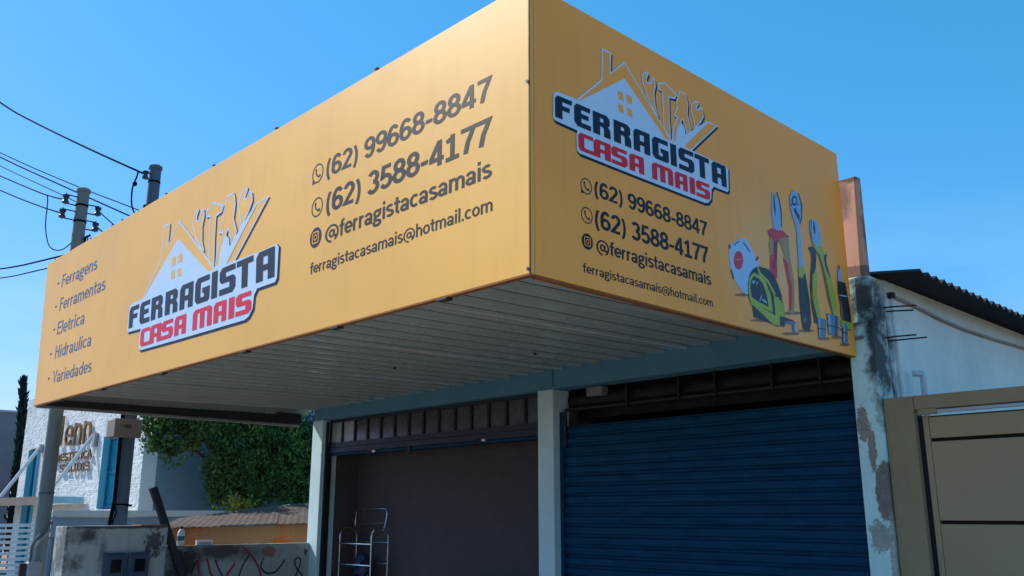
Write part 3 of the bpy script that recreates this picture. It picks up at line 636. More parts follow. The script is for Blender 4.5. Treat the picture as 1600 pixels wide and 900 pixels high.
# heavy condensed grotesque drawn as strokes (cap height 1, x height .7)
def arc(cx, cy, rx, ry, a0, a1, n=14): return [(cx+rx*math.cos(R(a0+(a1-a0)*i/n)), cy+ry*math.sin(R(a0+(a1-a0)*i/n))) for i in range(n+1)]
def O(cx, cy, rx, ry): return ('c', arc(cx, cy, rx, ry, 0, 342, 19))
GF = {
'0': (.58, [O(.29,.5,.2,.42)]),
'6': (.58, [O(.29,.31,.20,.235), arc(.30,.52,.21,.405,42,180)+[(.09,.31)]]),
'9': (.58, [O(.29,.69,.20,.235), arc(.28,.48,.21,.405,222,360)+[(.49,.69)]]),
'8': (.58, [O(.29,.72,.175,.20), O(.29,.29,.205,.215)]),
'2': (.56, [arc(.28,.70,.19,.225,168,-25)+[(.10,.10),(.08,.08),(.51,.08)]]),
'3': (.57, [arc(.27,.72,.18,.205,155,-88), arc(.27,.295,.205,.22,88,-155)]),
'5': (.57, [[(.48,.92),(.16,.92),(.12,.50)]+arc(.28,.315,.205,.24,125,-152)]),
'4': (.60, [[(.42,0),(.42,1)], [(.40,.96),(.07,.30)], [(.02,.265),(.58,.265)]]),
'7': (.55, [[(.04,.92),(.50,.92),(.42,.70),(.30,.42),(.22,0)]]),
'1': (.58, [[(.31,.02),(.31,1)], [(.31,.88),(.08,.76)], [(.06,.065),(.56,.065)]]),
'(': (.34, [arc(.44,.40,.32,.68,128,232)]), ')': (.34, [arc(-.10,.40,.32,.68,52,-52)]),
'-': (.36, [[(.04,.34),(.32,.34)]]), ' ': (.26, []), '.': (.24, [[(.12,0),(.12,.17)]]),
'@': (.98, [arc(.48,.36,.41,.48,-62,268,26), O(.46,.36,.145,.19), [(.63,.56),(.60,.22),(.70,.16),(.80,.22)]]),
'a': (.54, [arc(.25,.46,.17,.17,165,0)+[(.42,.0)], O(.235,.20,.155,.135)]),
'c': (.50, [arc(.28,.35,.20,.28,48,312)]),
'e': (.54, [[(.10,.34),(.46,.34)]+arc(.28,.35,.20,.28,0,318)]),
'f': (.34, [[(.16,0),(.16,.78)]+arc(.31,.80,.15,.13,180,85,6), [(.0,.62),(.34,.62)]]),
'g': (.54, [O(.25,.46,.165,.165), [(.36,.60),(.50,.64)], [(.13,.33),(.11,.17),(.20,.10)]+arc(.26,-.07,.20,.14,60,-235)]),
'h': (.56, [[(.11,0),(.11,1)], arc(.28,.42,.17,.21,170,0)+[(.45,0)]]),
'n': (.56, [[(.11,0),(.11,.70)], arc(.28,.42,.17,.21,170,0)+[(.45,0)]]),
'm': (.86, [[(.11,0),(.11,.70)], arc(.27,.44,.16,.19,170,0)+[(.43,0)], arc(.59,.44,.16,.19,170,0)+[(.75,0)]]),
'i': (.24, [[(.12,0),(.12,.70)], [(.12,.82),(.12,.99)]]), 'l': (.24, [[(.12,0),(.12,1)]]),
'o': (.56, [O(.28,.35,.20,.28)]), 'r': (.38, [[(.11,0),(.11,.70)], arc(.31,.42,.20,.20,172,88)]),
's': (.48, [arc(.24,.50,.155,.13,35,230)+arc(.24,.20,.17,.135,60,-150)]),
't': (.36, [[(.17,.92),(.17,.20)]+arc(.30,.20,.13,.13,180,275,6), [(.0,.62),(.34,.62)]]),
'u': (.56, [[(.11,.70),(.11,.27)]+arc(.27,.27,.16,.20,180,350), [(.45,0),(.45,.70)]]),
'd': (.56, [O(.27,.35,.175,.28), [(.45,0),(.45,1)]]),
'F': (.52, [[(.12,0),(.12,1)], [(.12,.93),(.50,.93)], [(.12,.53),(.46,.53)]]),
'E': (.55, [[(.12,0),(.12,1)], [(.12,.93),(.52,.93)], [(.12,.52),(.48,.52)], [(.12,.07),(.53,.07)]]),
'H': (.64, [[(.12,0),(.12,1)], [(.52,0),(.52,1)], [(.12,.52),(.52,.52)]]),
'V': (.58, [[(.07,1),(.29,.06),(.51,1)]]),
}
def gtext(body, ref, u0, u1, z0, z1, pf, off, mat, parent, wt=.155):
    x = 0; P = []
    xh = lambda y: y
    for ch in body:
        adv, st = GF[ch]
        for s_ in st:
            cl_ = isinstance(s_, tuple); pts = s_[1] if cl_ else s_
            P.append((ch, ribbon([(x+a, b) for a, b in pts], wt*(.80 if ch in '()@' else 1), cl_), x))
        x += adv
    xs = [p[0] for _, rb, _x in P for q in rb for p in q[0]]; xa, xb = min(xs), max(xs)
    sx, sz_ = (u1-u0)/(xb-xa), (z1-z0)
    for x_ in sorted({q[2] for q in P}):
        Q = [[[(u0+(a-xa)*sx, z0+c*sz_) for a, c in q[0]]] for _, rb, xx in P if xx == x_ for q in rb]
        flat('letter', Q, pf, off, mat, parent)

for key, pf, par in (('L', PL, front), ('R', PR, side)):
    for i, (b, u0, u1, z0, z1) in enumerate(ART['text'][key]):
        gtext(b, '8', u0, u1, z0, z1, pf, .0014, M['ink'], par, (.158, .165, .142, .125)[i])
for i, (b, u0, u1, z0, z1) in enumerate(ART['text']['L2']):
    gtext(b, 'F', u0, u1, z0, z1, PL, .0014, M['ink2'], front, .115)
    d = ART['dash'][i]
    flat('dash', [[[(d[0]-.025, d[1]-.012), (d[0]+.035, d[1]-.012), (d[0]+.035, d[1]+.012), (d[0]-.025, d[1]+.012)]]], PL, .0014, M['ink'], front)

def ell(cx, cz, r, n=20, a0=0, a1=360, k=1): return [(cx+r*k*math.cos(R(a0+(a1-a0)*i/n)), cz+r*math.sin(R(a0+(a1-a0)*i/n))) for i in range(n+ (0 if a1-a0 == 360 else 1))]
for (pl, kind, c, r) in ART['icons']:
    pf, par = (PL, front) if pl == 'L' else (PR, side); cx, cz = c; P = []
    if kind in ('wa', 'ph'):
        rr = r*.88; P += ribbon(ell(cx, cz, rr), r*.13)
        if kind == 'wa': P.append([[(cx-rr*.98, cz-rr*1.12), (cx-rr*.96, cz-rr*.3), (cx-rr*.8, cz-rr*.55), (cx-rr*.35, cz-rr*.98)]])
        hand = [(cx-.36*r, cz+.36*r), (cx-.30*r, cz+.08*r), (cx-.10*r, cz-.2*r), (cx+.14*r, cz-.36*r), (cx+.36*r, cz-.38*r)]
        P += ribbon(hand, r*.17, False)
        P += [[ell(cx-.30*r, cz+.36*r, r*.15, 10)], [ell(cx+.36*r, cz-.32*r, r*.15, 10)]]
        flat('icon', P, pf, .0014, M['ink'], par)
    else:
        sq = lambda s, rd: [(cx+sx*(s-rd)+rd*math.cos(R(a)), cz+sz*(s-rd)+rd*math.sin(R(a))) for sx, sz, aa in ((1,1,0),(-1,1,90),(-1,-1,180),(1,-1,270)) for a in (aa, aa+30, aa+60, aa+90)]
        flat('icon', [[ell(cx, cz, r*.98, 24)]], pf, .0014, M['ink'], par)
        P = ribbon(sq(r*.52, r*.18), r*.11) + ribbon(ell(cx, cz, r*.25, 16), r*.10) + [[ell(cx+.32*r, cz+.32*r, r*.07, 8)]]
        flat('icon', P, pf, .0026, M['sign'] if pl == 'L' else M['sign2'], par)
# printed tools on the side panel: one flat print per colour run
TN = 0
for (c, pts) in ART['tools']:
    flat('printed_tool', [[pts]], PR, .0012 + TN*.00012, M['p_'+c], side); TN += 1

# ================================================================ canopy
can = thing('canopy', ((X0+XL)/2, Y0+2, HB), 'ribbed grey metal sheet canopy inside the yellow sign box', 'canopy')
ZF, ZB = 3.21, 3.305
pit = (X0-.06 - (XL+.006))/31
def zs(y, x=X0): return ZF + (ZB-ZF)*(y-Y0)/(YF-Y0) + (x-X0)*.0095 + .012
x = X0 - .06; first = None
prof = [(0, -.042), (.264, -.010), (.2695, .0), (.276, -.011), (.290, -.042), (.298, -.042)]     # (dx, dz) of one rib: trough side down
nr = 0
while x > XL + .1:
    mb = MB(); xe = x; k = 0
    pts = []
    while k < 3 and xe - pit > XL-.01:
        for (dx, dz) in prof[:-1]: pts.append((xe-dx, dz))
        xe -= pit; k += 1
    if k == 0: break
    pts.append((xe, -.042))
    ya, yb = Y0+.045, YF+.05
    lift = .004*(nr % 2)
    b = len(mb.v)
    for (px_, dz) in pts:
        for (yy) in (ya, yb):
            mb.v.append((px_, yy, zs(yy, px_)+dz+lift)); mb.v.append((px_, yy, zs(yy, px_)+dz+lift+.003))
    n = len(pts)
    for i in range(n-1):
        a = i*4; c = (i+1)*4
        mb.f += [(a, a+2, c+2, c), (a+1, c+1, c+3, a+3), (a, c, c+1, a+1), (a+2, a+3, c+3, c+2)]
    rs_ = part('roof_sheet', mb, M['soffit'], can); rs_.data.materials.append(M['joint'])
    for p in rs_.data.polygons:                      # painted shade line along every lap joint
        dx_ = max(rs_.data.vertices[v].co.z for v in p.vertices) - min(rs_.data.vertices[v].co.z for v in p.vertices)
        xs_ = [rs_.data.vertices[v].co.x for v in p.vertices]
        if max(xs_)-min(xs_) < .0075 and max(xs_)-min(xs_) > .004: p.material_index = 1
    x = xe; nr += 1
part('edge_beam', MB().hexa([(XL+.001,Y0+.05,HB+.02),(XL+.1,Y0+.05,HB+.02),(XL+.1,7.02,HB+.02),(XL+.001,7.02,HB+.02),(XL+.001,Y0+.05,3.045),(XL+.1,Y0+.05,3.045),(XL+.1,7.02,3.105),(XL+.001,7.02,3.105)]), M['beam_dark'], can, label='dark beam at the open left end')
part('edge_beam', MB().box(XL+.0, XL+.11, 7.022, 7.44, HB+.02, 3.135), M['beam_dark'], can)
part('beam_flange', MB().box(XL-.02, XL+.06, Y0+.05, 7.44, HB-.012, HB+.018), M['beam_light'], can)
part('closure_strip', MB().hexa([(XL+.02,Y0+.05,3.047),(XL+.04,Y0+.05,3.047),(XL+.04,7.6,3.137),(XL+.02,7.6,3.137),(XL+.02,Y0+.05,3.2),(XL+.04,Y0+.05,3.2),(XL+.04,7.6,3.28),(XL+.02,7.6,3.28)]), M['soffit'], can)
part('roof_screw', MB().lathe((-8.2, 6.0, 3.195), [(.018,0),(.012,.02)], 8), M['clip'], can)
part('roof_screw', MB().lathe((-6.5, 6.55, 3.21), [(.018,0),(.012,.02)], 8), M['clip'], can)

# ================================================================ shop building
shop = thing('shop_building', (-8, 9, 0), 'pale blue painted shop front with three columns under the yellow sign', 'building')
C1, C2, C3_ = (-12.54, -12.245), (-7.53, -7.275), (-3.62, -3.385)
part('column', MB().box(C1[0], C1[1], YF, YF+.28, 0, 3.03), M['bluewall'], shop, bevel=.008, label='left column with a sunlit face')
part('column', MB().box(C2[0], C2[1], YF, YF+.28, 0, 3.03), M['bluewall'], shop, bevel=.008, label='middle column between the two shutters')
part('column', MB().box(C3_[0], C3_[1], YF+.002, YF+.28, 0, 3.67), M['col3'], shop, bevel=.008, label='right column with peeling paint and black mould')
part('pilaster', MB().box(-3.60, -3.412, YF+.02, YF+.115, 3.672, 4.62), M['salmon'], shop, bevel=.008, label='bare salmon pink pillar rising above the roof')
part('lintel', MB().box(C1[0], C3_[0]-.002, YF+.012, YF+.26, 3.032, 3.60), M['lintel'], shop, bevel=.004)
part('column_stub', MB().box(C2[0]+.02, C2[1]+.0, YF-.012, YF+.011, 3.06, 3.262), M['lintel'], shop)
part('parapet', MB().box(C1[0], C3_[0]-.004, YF+.03, YF+.11, 3.602, 4.55), M['salmon'], shop)
part('side_wall', MB().box(-3.56, -3.38, YF+.282, 17, 0, 3.672), M['sidewall'], shop, label='pale blue side wall under the roof edge')
part('side_wall', MB().box(C1[0], C1[0]+.15, YF+.282, 17, 0, 3.55), M['bluewall'], shop)
part('dividing_wall', MB().box(C2[0]+.05, C2[0]+.2, YF+.282, 17, 0, 3.5), M['inner'], shop)
part('back_wall', MB().box(C1[0], -3.38, 17.002, 17.15, 0, 3.6), M['inner'], shop)
part('ceiling', MB().box(C1[0]+.152, -3.562, YF+.262, 17, 3.42, 3.5), M['inner'], shop)
part('floor', MB().box(C1[0]+.152, -3.562, YF-.06, 17, -.1, .02), M['inner'], shop)
part('partition', MB().box(C1[1]-.005, C2[0]+.045, 8.3, 8.36, .022, 3.4), M['brown'], shop, label='plain brown grey partition inside the open bay')
part('door_jamb', MB().box(C1[1]-.005, C1[1]+.04, YF+.284, 8.298, .022, 3.4), M['brown'], shop)
part('partition', MB().box(C2[0]+.21, -3.565, 8.9, 8.96, .022, 3.4), M['blackst'], shop)  # painted black in place of the shade behind the shutter
# roof with right overhang, corrugated across
mb = MB(); n = 0; yy = 7.73; cp = .177/2
ys = []
while yy < 17.2: ys.append(yy); yy += cp/2
prev = None
for i, y_ in enumerate(ys):
    dz = .026*math.sin(i*math.pi/2)
    row = []
    for (xx, zz) in ((-2.985, 3.640), (-3.40, 3.695), (-8.0, 4.10)):
        row.append((xx, y_, zz+dz)); row.append((xx, y_, zz+dz+.008))
    b = len(mb.v); mb.v += row
    if i:
        a = b-6
        for j in (0, 2): mb.f += [(a+j, a+j+2, b+j+2, b+j), (a+j+1, b+j+1, b+j+3, a+j+3)]
        mb.f += [(a, b, b+1, a+1), ]
    else:
        mb.f += [(b, b+1, b+3, b+2), (b+2, b+3, b+5, b+4)]
part('roof', mb, M['roofcor'], shop, label='dark corrugated roof edge overhanging the side wall')
part('wall_conduit', MB().tube([(-3.36, 8.02, 3.53), (-3.36, 8.01, 3.3), (-3.36, 8.03, 3.0), (-3.36, 8.03, 2.45), (-3.36, 8.03, .2)], .013, 8), M['pvc'], shop)
part('junction_box', MB().box(-3.38, -3.33, 7.97, 8.03, 3.51, 3.56), M['clip'], shop)
part('wall_cable', MB().tube([(-3.35, 8.03, 3.535), (-3.35, 8.35, 3.522), (-3.35, 8.7, 3.505), (-3.35, 9.15, 3.475), (-3.35, 9.7, 3.46), (-3.35, 10.6, 3.47), (-3.35, 11.8, 3.50), (-3.35, 14, 3.56)], .012, 8, r1=.014), M['beam_light'], shop, smooth=True)
for (a, b) in (((-3.50, 3.41), (-3.10, 3.385)), ((-3.45, 3.38), (-3.15, 3.357)), ((-3.49, 3.13), (-3.13, 3.125)), ((-3.44, 3.105), (-3.06, 3.10))):
    j = .0 if a[1] in (3.41, 3.13) else .05
    part('rebar_stub', MB().tube([(a[0], 7.86+j, a[1]), (-3.3, 7.87+j, (a[1]+b[1])/2+.002), (b[0], 7.9+j, b[1])], .0075, 6), M['rust'], shop)
part('broken_ledge', MB().box(-3.63, -3.47, YF-.03, YF+.0, 3.10, 3.125), M['concrete'], shop, bevel=.004)
part('broken_ledge', MB().box(-3.635, -3.48, YF-.035, YF+.0, 3.235, 3.25), M['concrete'], shop, bevel=.004)

# ---- closed blue shutter (right bay)
YS = YF+.155
sh = thing('roller_shutter', ((C2[1]+C3_[0])/2, YS, 0), 'closed blue slatted roller shutter between the middle and right columns', 'shutter')
pitch = .1115; mbp = MB()
sec = [(.0, 0.), (-.004, .012), (-.020, .022), (-.026, .055), (-.020, .086), (-.004, .094), (.006, .100), (.006, .1115)]
def slat(z, xa, xb):
    m = MB(); n = len(sec)
    for xx in (xa, xb):
        for dy, dz in sec: m.v.append((xx, YS+dy, z+dz))
    for i in range(n-1): m.f.append((i, i+1, n+i+1, n+i))
    m.f.append(tuple(range(n))); m.f.append(tuple(range(n, 2*n))[::-1])
    return m
xa, xb = C2[1]+.03, C3_[0]-.02
proto = part('slat', slat(.03, xa, xb), M['shut'], sh); k = 1
z = .03 + pitch
while z < 2.53:
    c = proto.copy(); COL.objects.link(c); c.parent = sh
    c.location = (random.uniform(-.003, .003), random.uniform(-.003, .003), k*pitch); z += pitch; k += 1
part('guide_rail', MB().box(C2[1]+.001, C2[1]+.05, YS-.05, YS-.03, 0, 2.62), M['shut'], sh)
part('guide_rail', MB().box(C3_[0]-.045, C3_[0]-.001, YS-.05, YS-.03, 0, 2.75), M['shut'], sh)
part('guide_bracket', MB().box(C2[1]+.001, C2[1]+.10, YS-.045, YS-.02, 2.35, 2.76), M['shutbox'], sh)
part('torsion_pipe', MB().tube([(xa, YS+.03, 2.79), (xb, YS+.03, 2.79)], .018, 8), M['rustpipe'], sh)
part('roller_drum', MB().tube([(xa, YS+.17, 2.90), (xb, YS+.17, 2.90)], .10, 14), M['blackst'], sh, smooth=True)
for xx in (-6.3, -5.6, -5.15, -4.5, -4.0):
    part('drum_bracket', MB().box(xx-.012, xx+.012, YS+.0, YS+.06, 2.76, 3.02), M['blackst'], sh)
part('motor_box', MB().box(-6.87, -6.64, YS-.02, YS+.1, 2.915, 3.02), M['greybox'], sh, bevel=.005)
part('recess_shade_sheet', MB().box(xa, xb, YS+.28, YS+.30, 2.7, 3.3), M['blackst'], sh)  # black sheet behind the drum, standing in for the recess shade

# ---- open bay: transom and rolled up shutter
tr = thing('transom_window', ((C1[1]+C2[0])/2, YF+.15, 2.6), 'row of dark glass panes with steel bars above the open left bay', 'window')
YT = YF+.15; xa, xb = C1[1]+.01, C2[0]-.01
part('frame', MB().box(xa, xb, YT-.02, YT+.03, 2.985, 3.028), M['shutbox'], tr)
part('frame', MB().box(xa, xb, YT-.03, YT+.04, 2.60, 2.675), M['shutbox'], tr)
np_ = 14; w = (xb-xa)/np_
for i in range(np_+1):
    xx = xa + i*w
    part('bar', MB().box(xx-.022, xx+.022, YT-.018, YT+.02, 2.676, 2.984), M['blackst'], tr)
for i in range(np_):
    xx = xa+i*w
    part('pane', MB().box(xx+.024, xx+w-.024, YT, YT+.006, 2.677, 2.983), M['glassl'] if i < 2 else M['glass'], tr)
rs = thing('rolled_shutter', ((C1[1]+C2[0])/2, YF+.2, 2.5), 'rolled up dark blue shutter edge hanging above the open left bay', 'shutter')
part('bottom_bar', MB().box(xa, xb, YT-.045, YT+.0, 2.515, 2.598), M['shutbox'], rs, bevel=.006)
part('bottom_rail', MB().box(xa, xb, YT-.03, YT+.0, 2.475, 2.510), M['shut'], rs, bevel=.004)
part('slat_roll', MB().tube([(xa, YT+.18, 2.60), (xb, YT+.18, 2.60)], .12, 14), M['blackst'], rs)
for xx, z_ in ((-11.05, 2.49), (-8.65, 2.51)):
    part('lock_plate', MB().box(xx-.13, xx+.0, YT-.05, YT-.031, z_-.03, z_+.03), M['blackst'], rs)
    part('lock_tab', MB().box(xx+.01, xx+.08, YT-.052, YT-.031, z_-.012, z_+.018), M['alu'], rs)
part('lock_plate', MB().box(-10.22, -10.12, YT-.05, YT-.031, 2.41, 2.52), M['blackst'], rs)
part('guide_rail', MB().box(C1[1]+.001, C1[1]+.06, YT-.05, YT-.0, 0, 2.6), M['blackst'], rs)
part('guide_rail', MB().box(C1[1]+.001, C1[1]+.035, YF+.06, YT-.052, 0, 3.0), M['shutbox'], rs)

# ---- chrome rack
rk = thing('wire_rack', (-11.55, 8.0, .02), 'chromed tube display rack with arched sides standing in the open bay', 'rack')
def hoop(xc):
    pts = [(xc, 7.88, .02), (xc, 7.88, 1.2)]
    for a in range(0, 181, 20): pts.append((xc, 8.03-.15*math.cos(R(a)), 1.28+.12*math.sin(R(a))))
    pts += [(xc, 8.18, 1.2), (xc, 8.18, .02)]
    return MB().tube(pts, .011, 8)
part('side_hoop', hoop(-12.02), M['chrome'], rk, smooth=True)
part('side_hoop', hoop(-11.20), M['chrome'], rk, smooth=True)
for z_ in (1.17, .87, .5, .2):
    part('shelf_bar', MB().tube([(-12.06, 7.88, z_), (-11.2, 7.88, z_)], .012, 8), M['chrome'], rk)
    part('shelf_bar', MB().tube([(-12.02, 8.18, z_+.02), (-11.2, 8.18, z_+.02)], .009, 8), M['chrome'], rk)
pts = [(-11.33, 8.18, 1.36), (-11.31, 8.2, 1.44), (-11.27, 8.2, 1.62), (-11.29, 8.2, 1.66), (-11.34, 8.2, 1.68), (-12.02, 8.2, 1.67), (-12.08, 8.2, 1.64), (-12.1, 8.2, 1.5), (-12.09, 8.2, 1.42)]
part('top_loop', MB().tube(pts, .010, 8), M['chrome'], rk, smooth=True)
part('top_bar', MB().tube([(-12.09, 8.2, 1.44), (-11.31, 8.2, 1.47)], .009, 8), M['chrome'], rk)
bmh = MB(); rnd = random.Random(3)
nn = 12
for j in range(8):
    t_ = j/7; rr = .15*(math.sin(math.pi*min(1, t_*.9+.12))**.6)
    for i in range(nn):
        a = 2*math.pi*i/nn; q = rr*(1+rnd.uniform(-.18, .18))
        bmh.v.append((-11.62+q*math.cos(a)*1.1, 8.03+q*math.sin(a)*.8, .62+t_*.45))
for j in range(7):
    for i in range(nn):
        bmh.f.append((j*nn+i, j*nn+(i+1) % nn, (j+1)*nn+(i+1) % nn, (j+1)*nn+i))
bmh.f.append(tuple(range(nn))[::-1]); bmh.f.append(tuple(range(7*nn, 8*nn)))
single('plastic_bag', bmh, M['bag'], 'dark blue plastic bag hanging inside the chromed rack', 'bag')

# ================================================================ gate at the right
gt = thing('driveway_gate', (-1.6, 7.7, 0), 'olive brown metal driveway gate of wide horizontal panels right of the shop', 'gate')
YG = 7.72
part('gate_post', MB().box(-3.378, -3.13, YG-.06, YG+.12, 0, 2.565), M['gatepost'], gt, bevel=.004)
part('top_rail', MB().box(-3.128, 1.2, YG-.05, YG+.1, 2.452, 2.567), M['gatepost'], gt, bevel=.004)
part('rail_bracket', MB().box(-3.10, -2.95, YG-.052, YG-.02, 2.405, 2.450), M['gatepost'], gt)
part('sliding_rail', MB().tube([(-2.948, YG-.03, 2.428), (1.2, YG-.03, 2.428)], .016, 8), M['alu'], gt)
part('leaf_frame', MB().box(-3.085, -3.04, YG, YG+.05, .05, 2.40), M['gate'], gt)
part('leaf_frame', MB().box(-3.128, -3.10, YG+.005, YG+.06, .05, 2.40), M['gatedk'], gt)
zz = [.055, .215, .875, 1.535, 2.197, 2.40]
for a, b in zip(zz[:-1], zz[1:]):
    part('gate_board', MB().box(-3.038, 1.2, YG, YG+.04, a+.014, b-.014), M['gate'], gt, bevel=.004)
part('gate_backing', MB().box(-3.06, 1.2, YG+.052, YG+.06, .05, 2.40), M['gatedk'], gt)
single('vent_pipe', MB().tube([(-3.25, 8.25, 2.2), (-3.25, 8.25, 2.80)], .03, 12).tube([(-3.25, 8.25, 2.80), (-3.25, 8.25, 2.83), (-3.32, 8.2, 2.835)], .028, 12), M['pvc'], 'short white plastic pipe stub showing above the olive gate', 'pipe', smooth=True)

# ================================================================ low wall, meter wall
lw = thing('low_wall', (-12.5, 6.6, 0), 'low stained grey wall with red and dark graffiti left of the left column', 'wall')
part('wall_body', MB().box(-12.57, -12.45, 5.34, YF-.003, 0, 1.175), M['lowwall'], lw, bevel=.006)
for c, pts in ART['graf']:
    ln = [(a, b) for a, b in pts]
    # smooth the line
    sm = ln
    for _ in range(2):
        q = [sm[0]]
        for a, b in zip(sm[:-1], sm[1:]):
            q += [(a[0]*.75+b[0]*.25, a[1]*.75+b[1]*.25), (a[0]*.25+b[0]*.75, a[1]*.25+b[1]*.75)]
        q.append(sm[-1]); sm = q
    flat('graffiti', ribbon(sm, .032 if c == 'red' else .024, False), lambda u, z, off: (-12.45+off, u, z), .002 if c == 'red' else .003, M['graf_'+c], lw)
mw = thing('meter_wall', (-12.4, 4.7, 0), 'mouldy cement wall block holding two electricity meter boxes', 'wall')
part('wall_body', MB().box(-12.72, -12.30, 4.02, 5.325, 0, 1.45), M['meterwall'], mw, bevel=.012)
for (a, b, c, d) in ((4.50, 4.785, 4.585, 4.72), (4.81, 5.085, 4.885, 5.025)):
    m_ = part('meter_box', MB().box(-12.299, -12.25, a, b, .60, 1.115), M['meter'], mw, bevel=.008)
    part('box_lid', MB().box(-12.2495, -12.235, a+.02, b-.02, .62, 1.09), M['meter'], mw, bevel=.005)
    part('meter_window', MB().box(-12.2345, -12.228, c, d, .87, 1.03), M['meterdk'], mw)
part('wall_edge_chip', MB().box(-12.61, -12.31, 4.95, 5.3, 1.451, 1.462), M['orange'], mw)
single('steel_bar', MB().hexa([(-12.40, 5.64, .6),(-12.32, 5.64, .6),(-12.32, 5.73, .6),(-12.40, 5.73, .6), (-12.40, 5.04, 1.93),(-12.32, 5.04, 1.93),(-12.32, 5.13, 1.965),(-12.40, 5.13, 1.965)]), M['wood'],
       'dark steel bar leaning diagonally against the end of the meter wall', 'bar', bevel=.004)
bt = thing('bottle', (-12.5, 5.6, 1.176), 'white plastic bottle with dark cap on top of the graffiti wall', 'bottle')
part('bottle_body', MB().lathe((-12.5, 5.6, 1.176), [(.045, 0), (.05, .01), (.05, .15), (.042, .19), (.02, .225)], 16), M['white'], bt, smooth=True)
part('cap', MB().lathe((-12.5, 5.6, 1.402), [(.022, 0), (.022, .03)], 12), M['ink'], bt)
part('label', MB().lathe((-12.5, 5.6, 1.245), [(.0505, 0), (.0505, .06)], 16), M['teal'], bt)
tg = thing('small_plaque', (-12.5, 5.95, 1.176), 'small white plaque lying on top of the graffiti wall', 'plaque')
part('plate', MB().box(-12.53, -12.49, 5.83, 6.07, 1.176, 1.245), M['white'], tg, bevel=.003)
for i in range(6): part('printed_mark', MB().box(-12.4895, -12.488, 5.87+i*.03, 5.885+i*.03, 1.19, 1.215), M['ink'], tg)

# ================================================================ poles and wires
def insul(c, mat, parent, ax='z'):
    part('insulator', MB().lathe(c, [(.02,-.065),(.044,-.06),(.048,-.035),(.032,-.015),(.032,.015),(.048,.035),(.044,.06),(.02,.065)], 12, ax), mat, parent, smooth=True)
def pole(x, y, h, r0, r1, mat, label):
    p = thing('utility_pole', (x, y, 0), label, 'utility pole', 'utility poles behind the sign')
    part('shaft', MB().tube([(x, y, 0), (x, y, h)], r0, 20, r1=r1), mat, p, smooth=True)
    part('cap', MB().lathe((x, y, h), [(r1*1.0, 0), (r1*1.18, .01), (r1*1.18, .05), (r1*.9, .07)], 20), mat, p)
    return p
p1 = pole(-13.1, 3.97, 6.09, .098, .082, M['concrete'], 'pale concrete utility pole with four insulators behind the sign left end')
insr = [(3.72, 5.93), (3.72, 5.70), (4.2, 5.93), (4.22, 5.70)]
for y_, z_ in ((3.74, 5.94), (3.72, 5.72), (4.19, 5.86), (4.18, 5.62)):
    insul((-13.08, y_, z_), M['ceram'], p1)
    for dz in (-.06, .07):
        part('bracket', MB().tube([(-13.08, y_, z_+dz), (-13.08, 3.97, z_+dz-.004)], .009, 6), M['wirem'], p1)
    part('pin', MB().tube([(-13.08, y_, z_-.08), (-13.08, y_, z_+.09)], .008, 6), M['wirem'], p1)
part('strap', MB().lathe((-13.1, 3.97, 5.88), [(.087, 0), (.087, .03)], 20), M['wirem'], p1)
part('strap', MB().lathe((-13.1, 3.97, 5.64), [(.088, 0), (.088, .03)], 20), M['wirem'], p1)
part('strap', MB().lathe((-13.1, 3.97, 1.86), [(.099, 0), (.099, .02)], 20), M['fencebk'], p1)
part('conduit', MB().tube([(-13.0, 4.03, 4.9), (-13.0, 4.04, 5.42), (-13.0, 4.10, 5.46)], .018, 8), M['wirem'], p1)
p2 = pole(-13.1, 4.96, 6.72, .108, .085, M['poledk'], 'blue grey utility pole with one insulator and cement block rising behind the meter wall')
insul((-13.05, 4.80, 6.58), M['ceram'], p2)
for dz in (-.05, .05): part('bracket', MB().tube([(-13.05, 4.80, 6.58+dz), (-13.08, 4.9, 6.58+dz)], .010, 6), M['wirem'], p2)
part('strap', MB().lathe((-13.1, 4.96, 6.50), [(.09, 0), (.09, .03)], 20), M['wirem'], p2)
part('strap', MB().lathe((-13.1, 4.96, 1.72), [(.107, 0), (.107, .02)], 20), M['wirem'], p2)
part('cable_conduit', MB().tube([(-13.02, 4.83, 6.1), (-13.02, 4.82, 4), (-13.0, 4.83, 1.8), (-12.98, 4.79, 1.45), (-12.9, 4.78, 1.3)], .028, 8), M['wirem'], p2, smooth=True)
part('cable_loop', MB().tube([(-13.0, 4.84, 1.72), (-12.98, 4.86, 1.62), (-12.98, 4.83, 1.5), (-12.95, 4.83, 1.4)], .010, 6), M['wirem'], p2)
part('cement_block', MB().box(-13.0, -12.90, 4.69, 5.07, 2.645, 2.90), M['plaque'], p2, bevel=.006)
part('cement_block', MB().box(-13.22, -13.001, 4.70, 5.06, 2.65, 2.89), M['plaque'], p2, bevel=.006)
part('cement_block', MB().box(-13.0, -12.93, 5.0, 5.05, 1.70, 1.73), M['wirem'], p2)

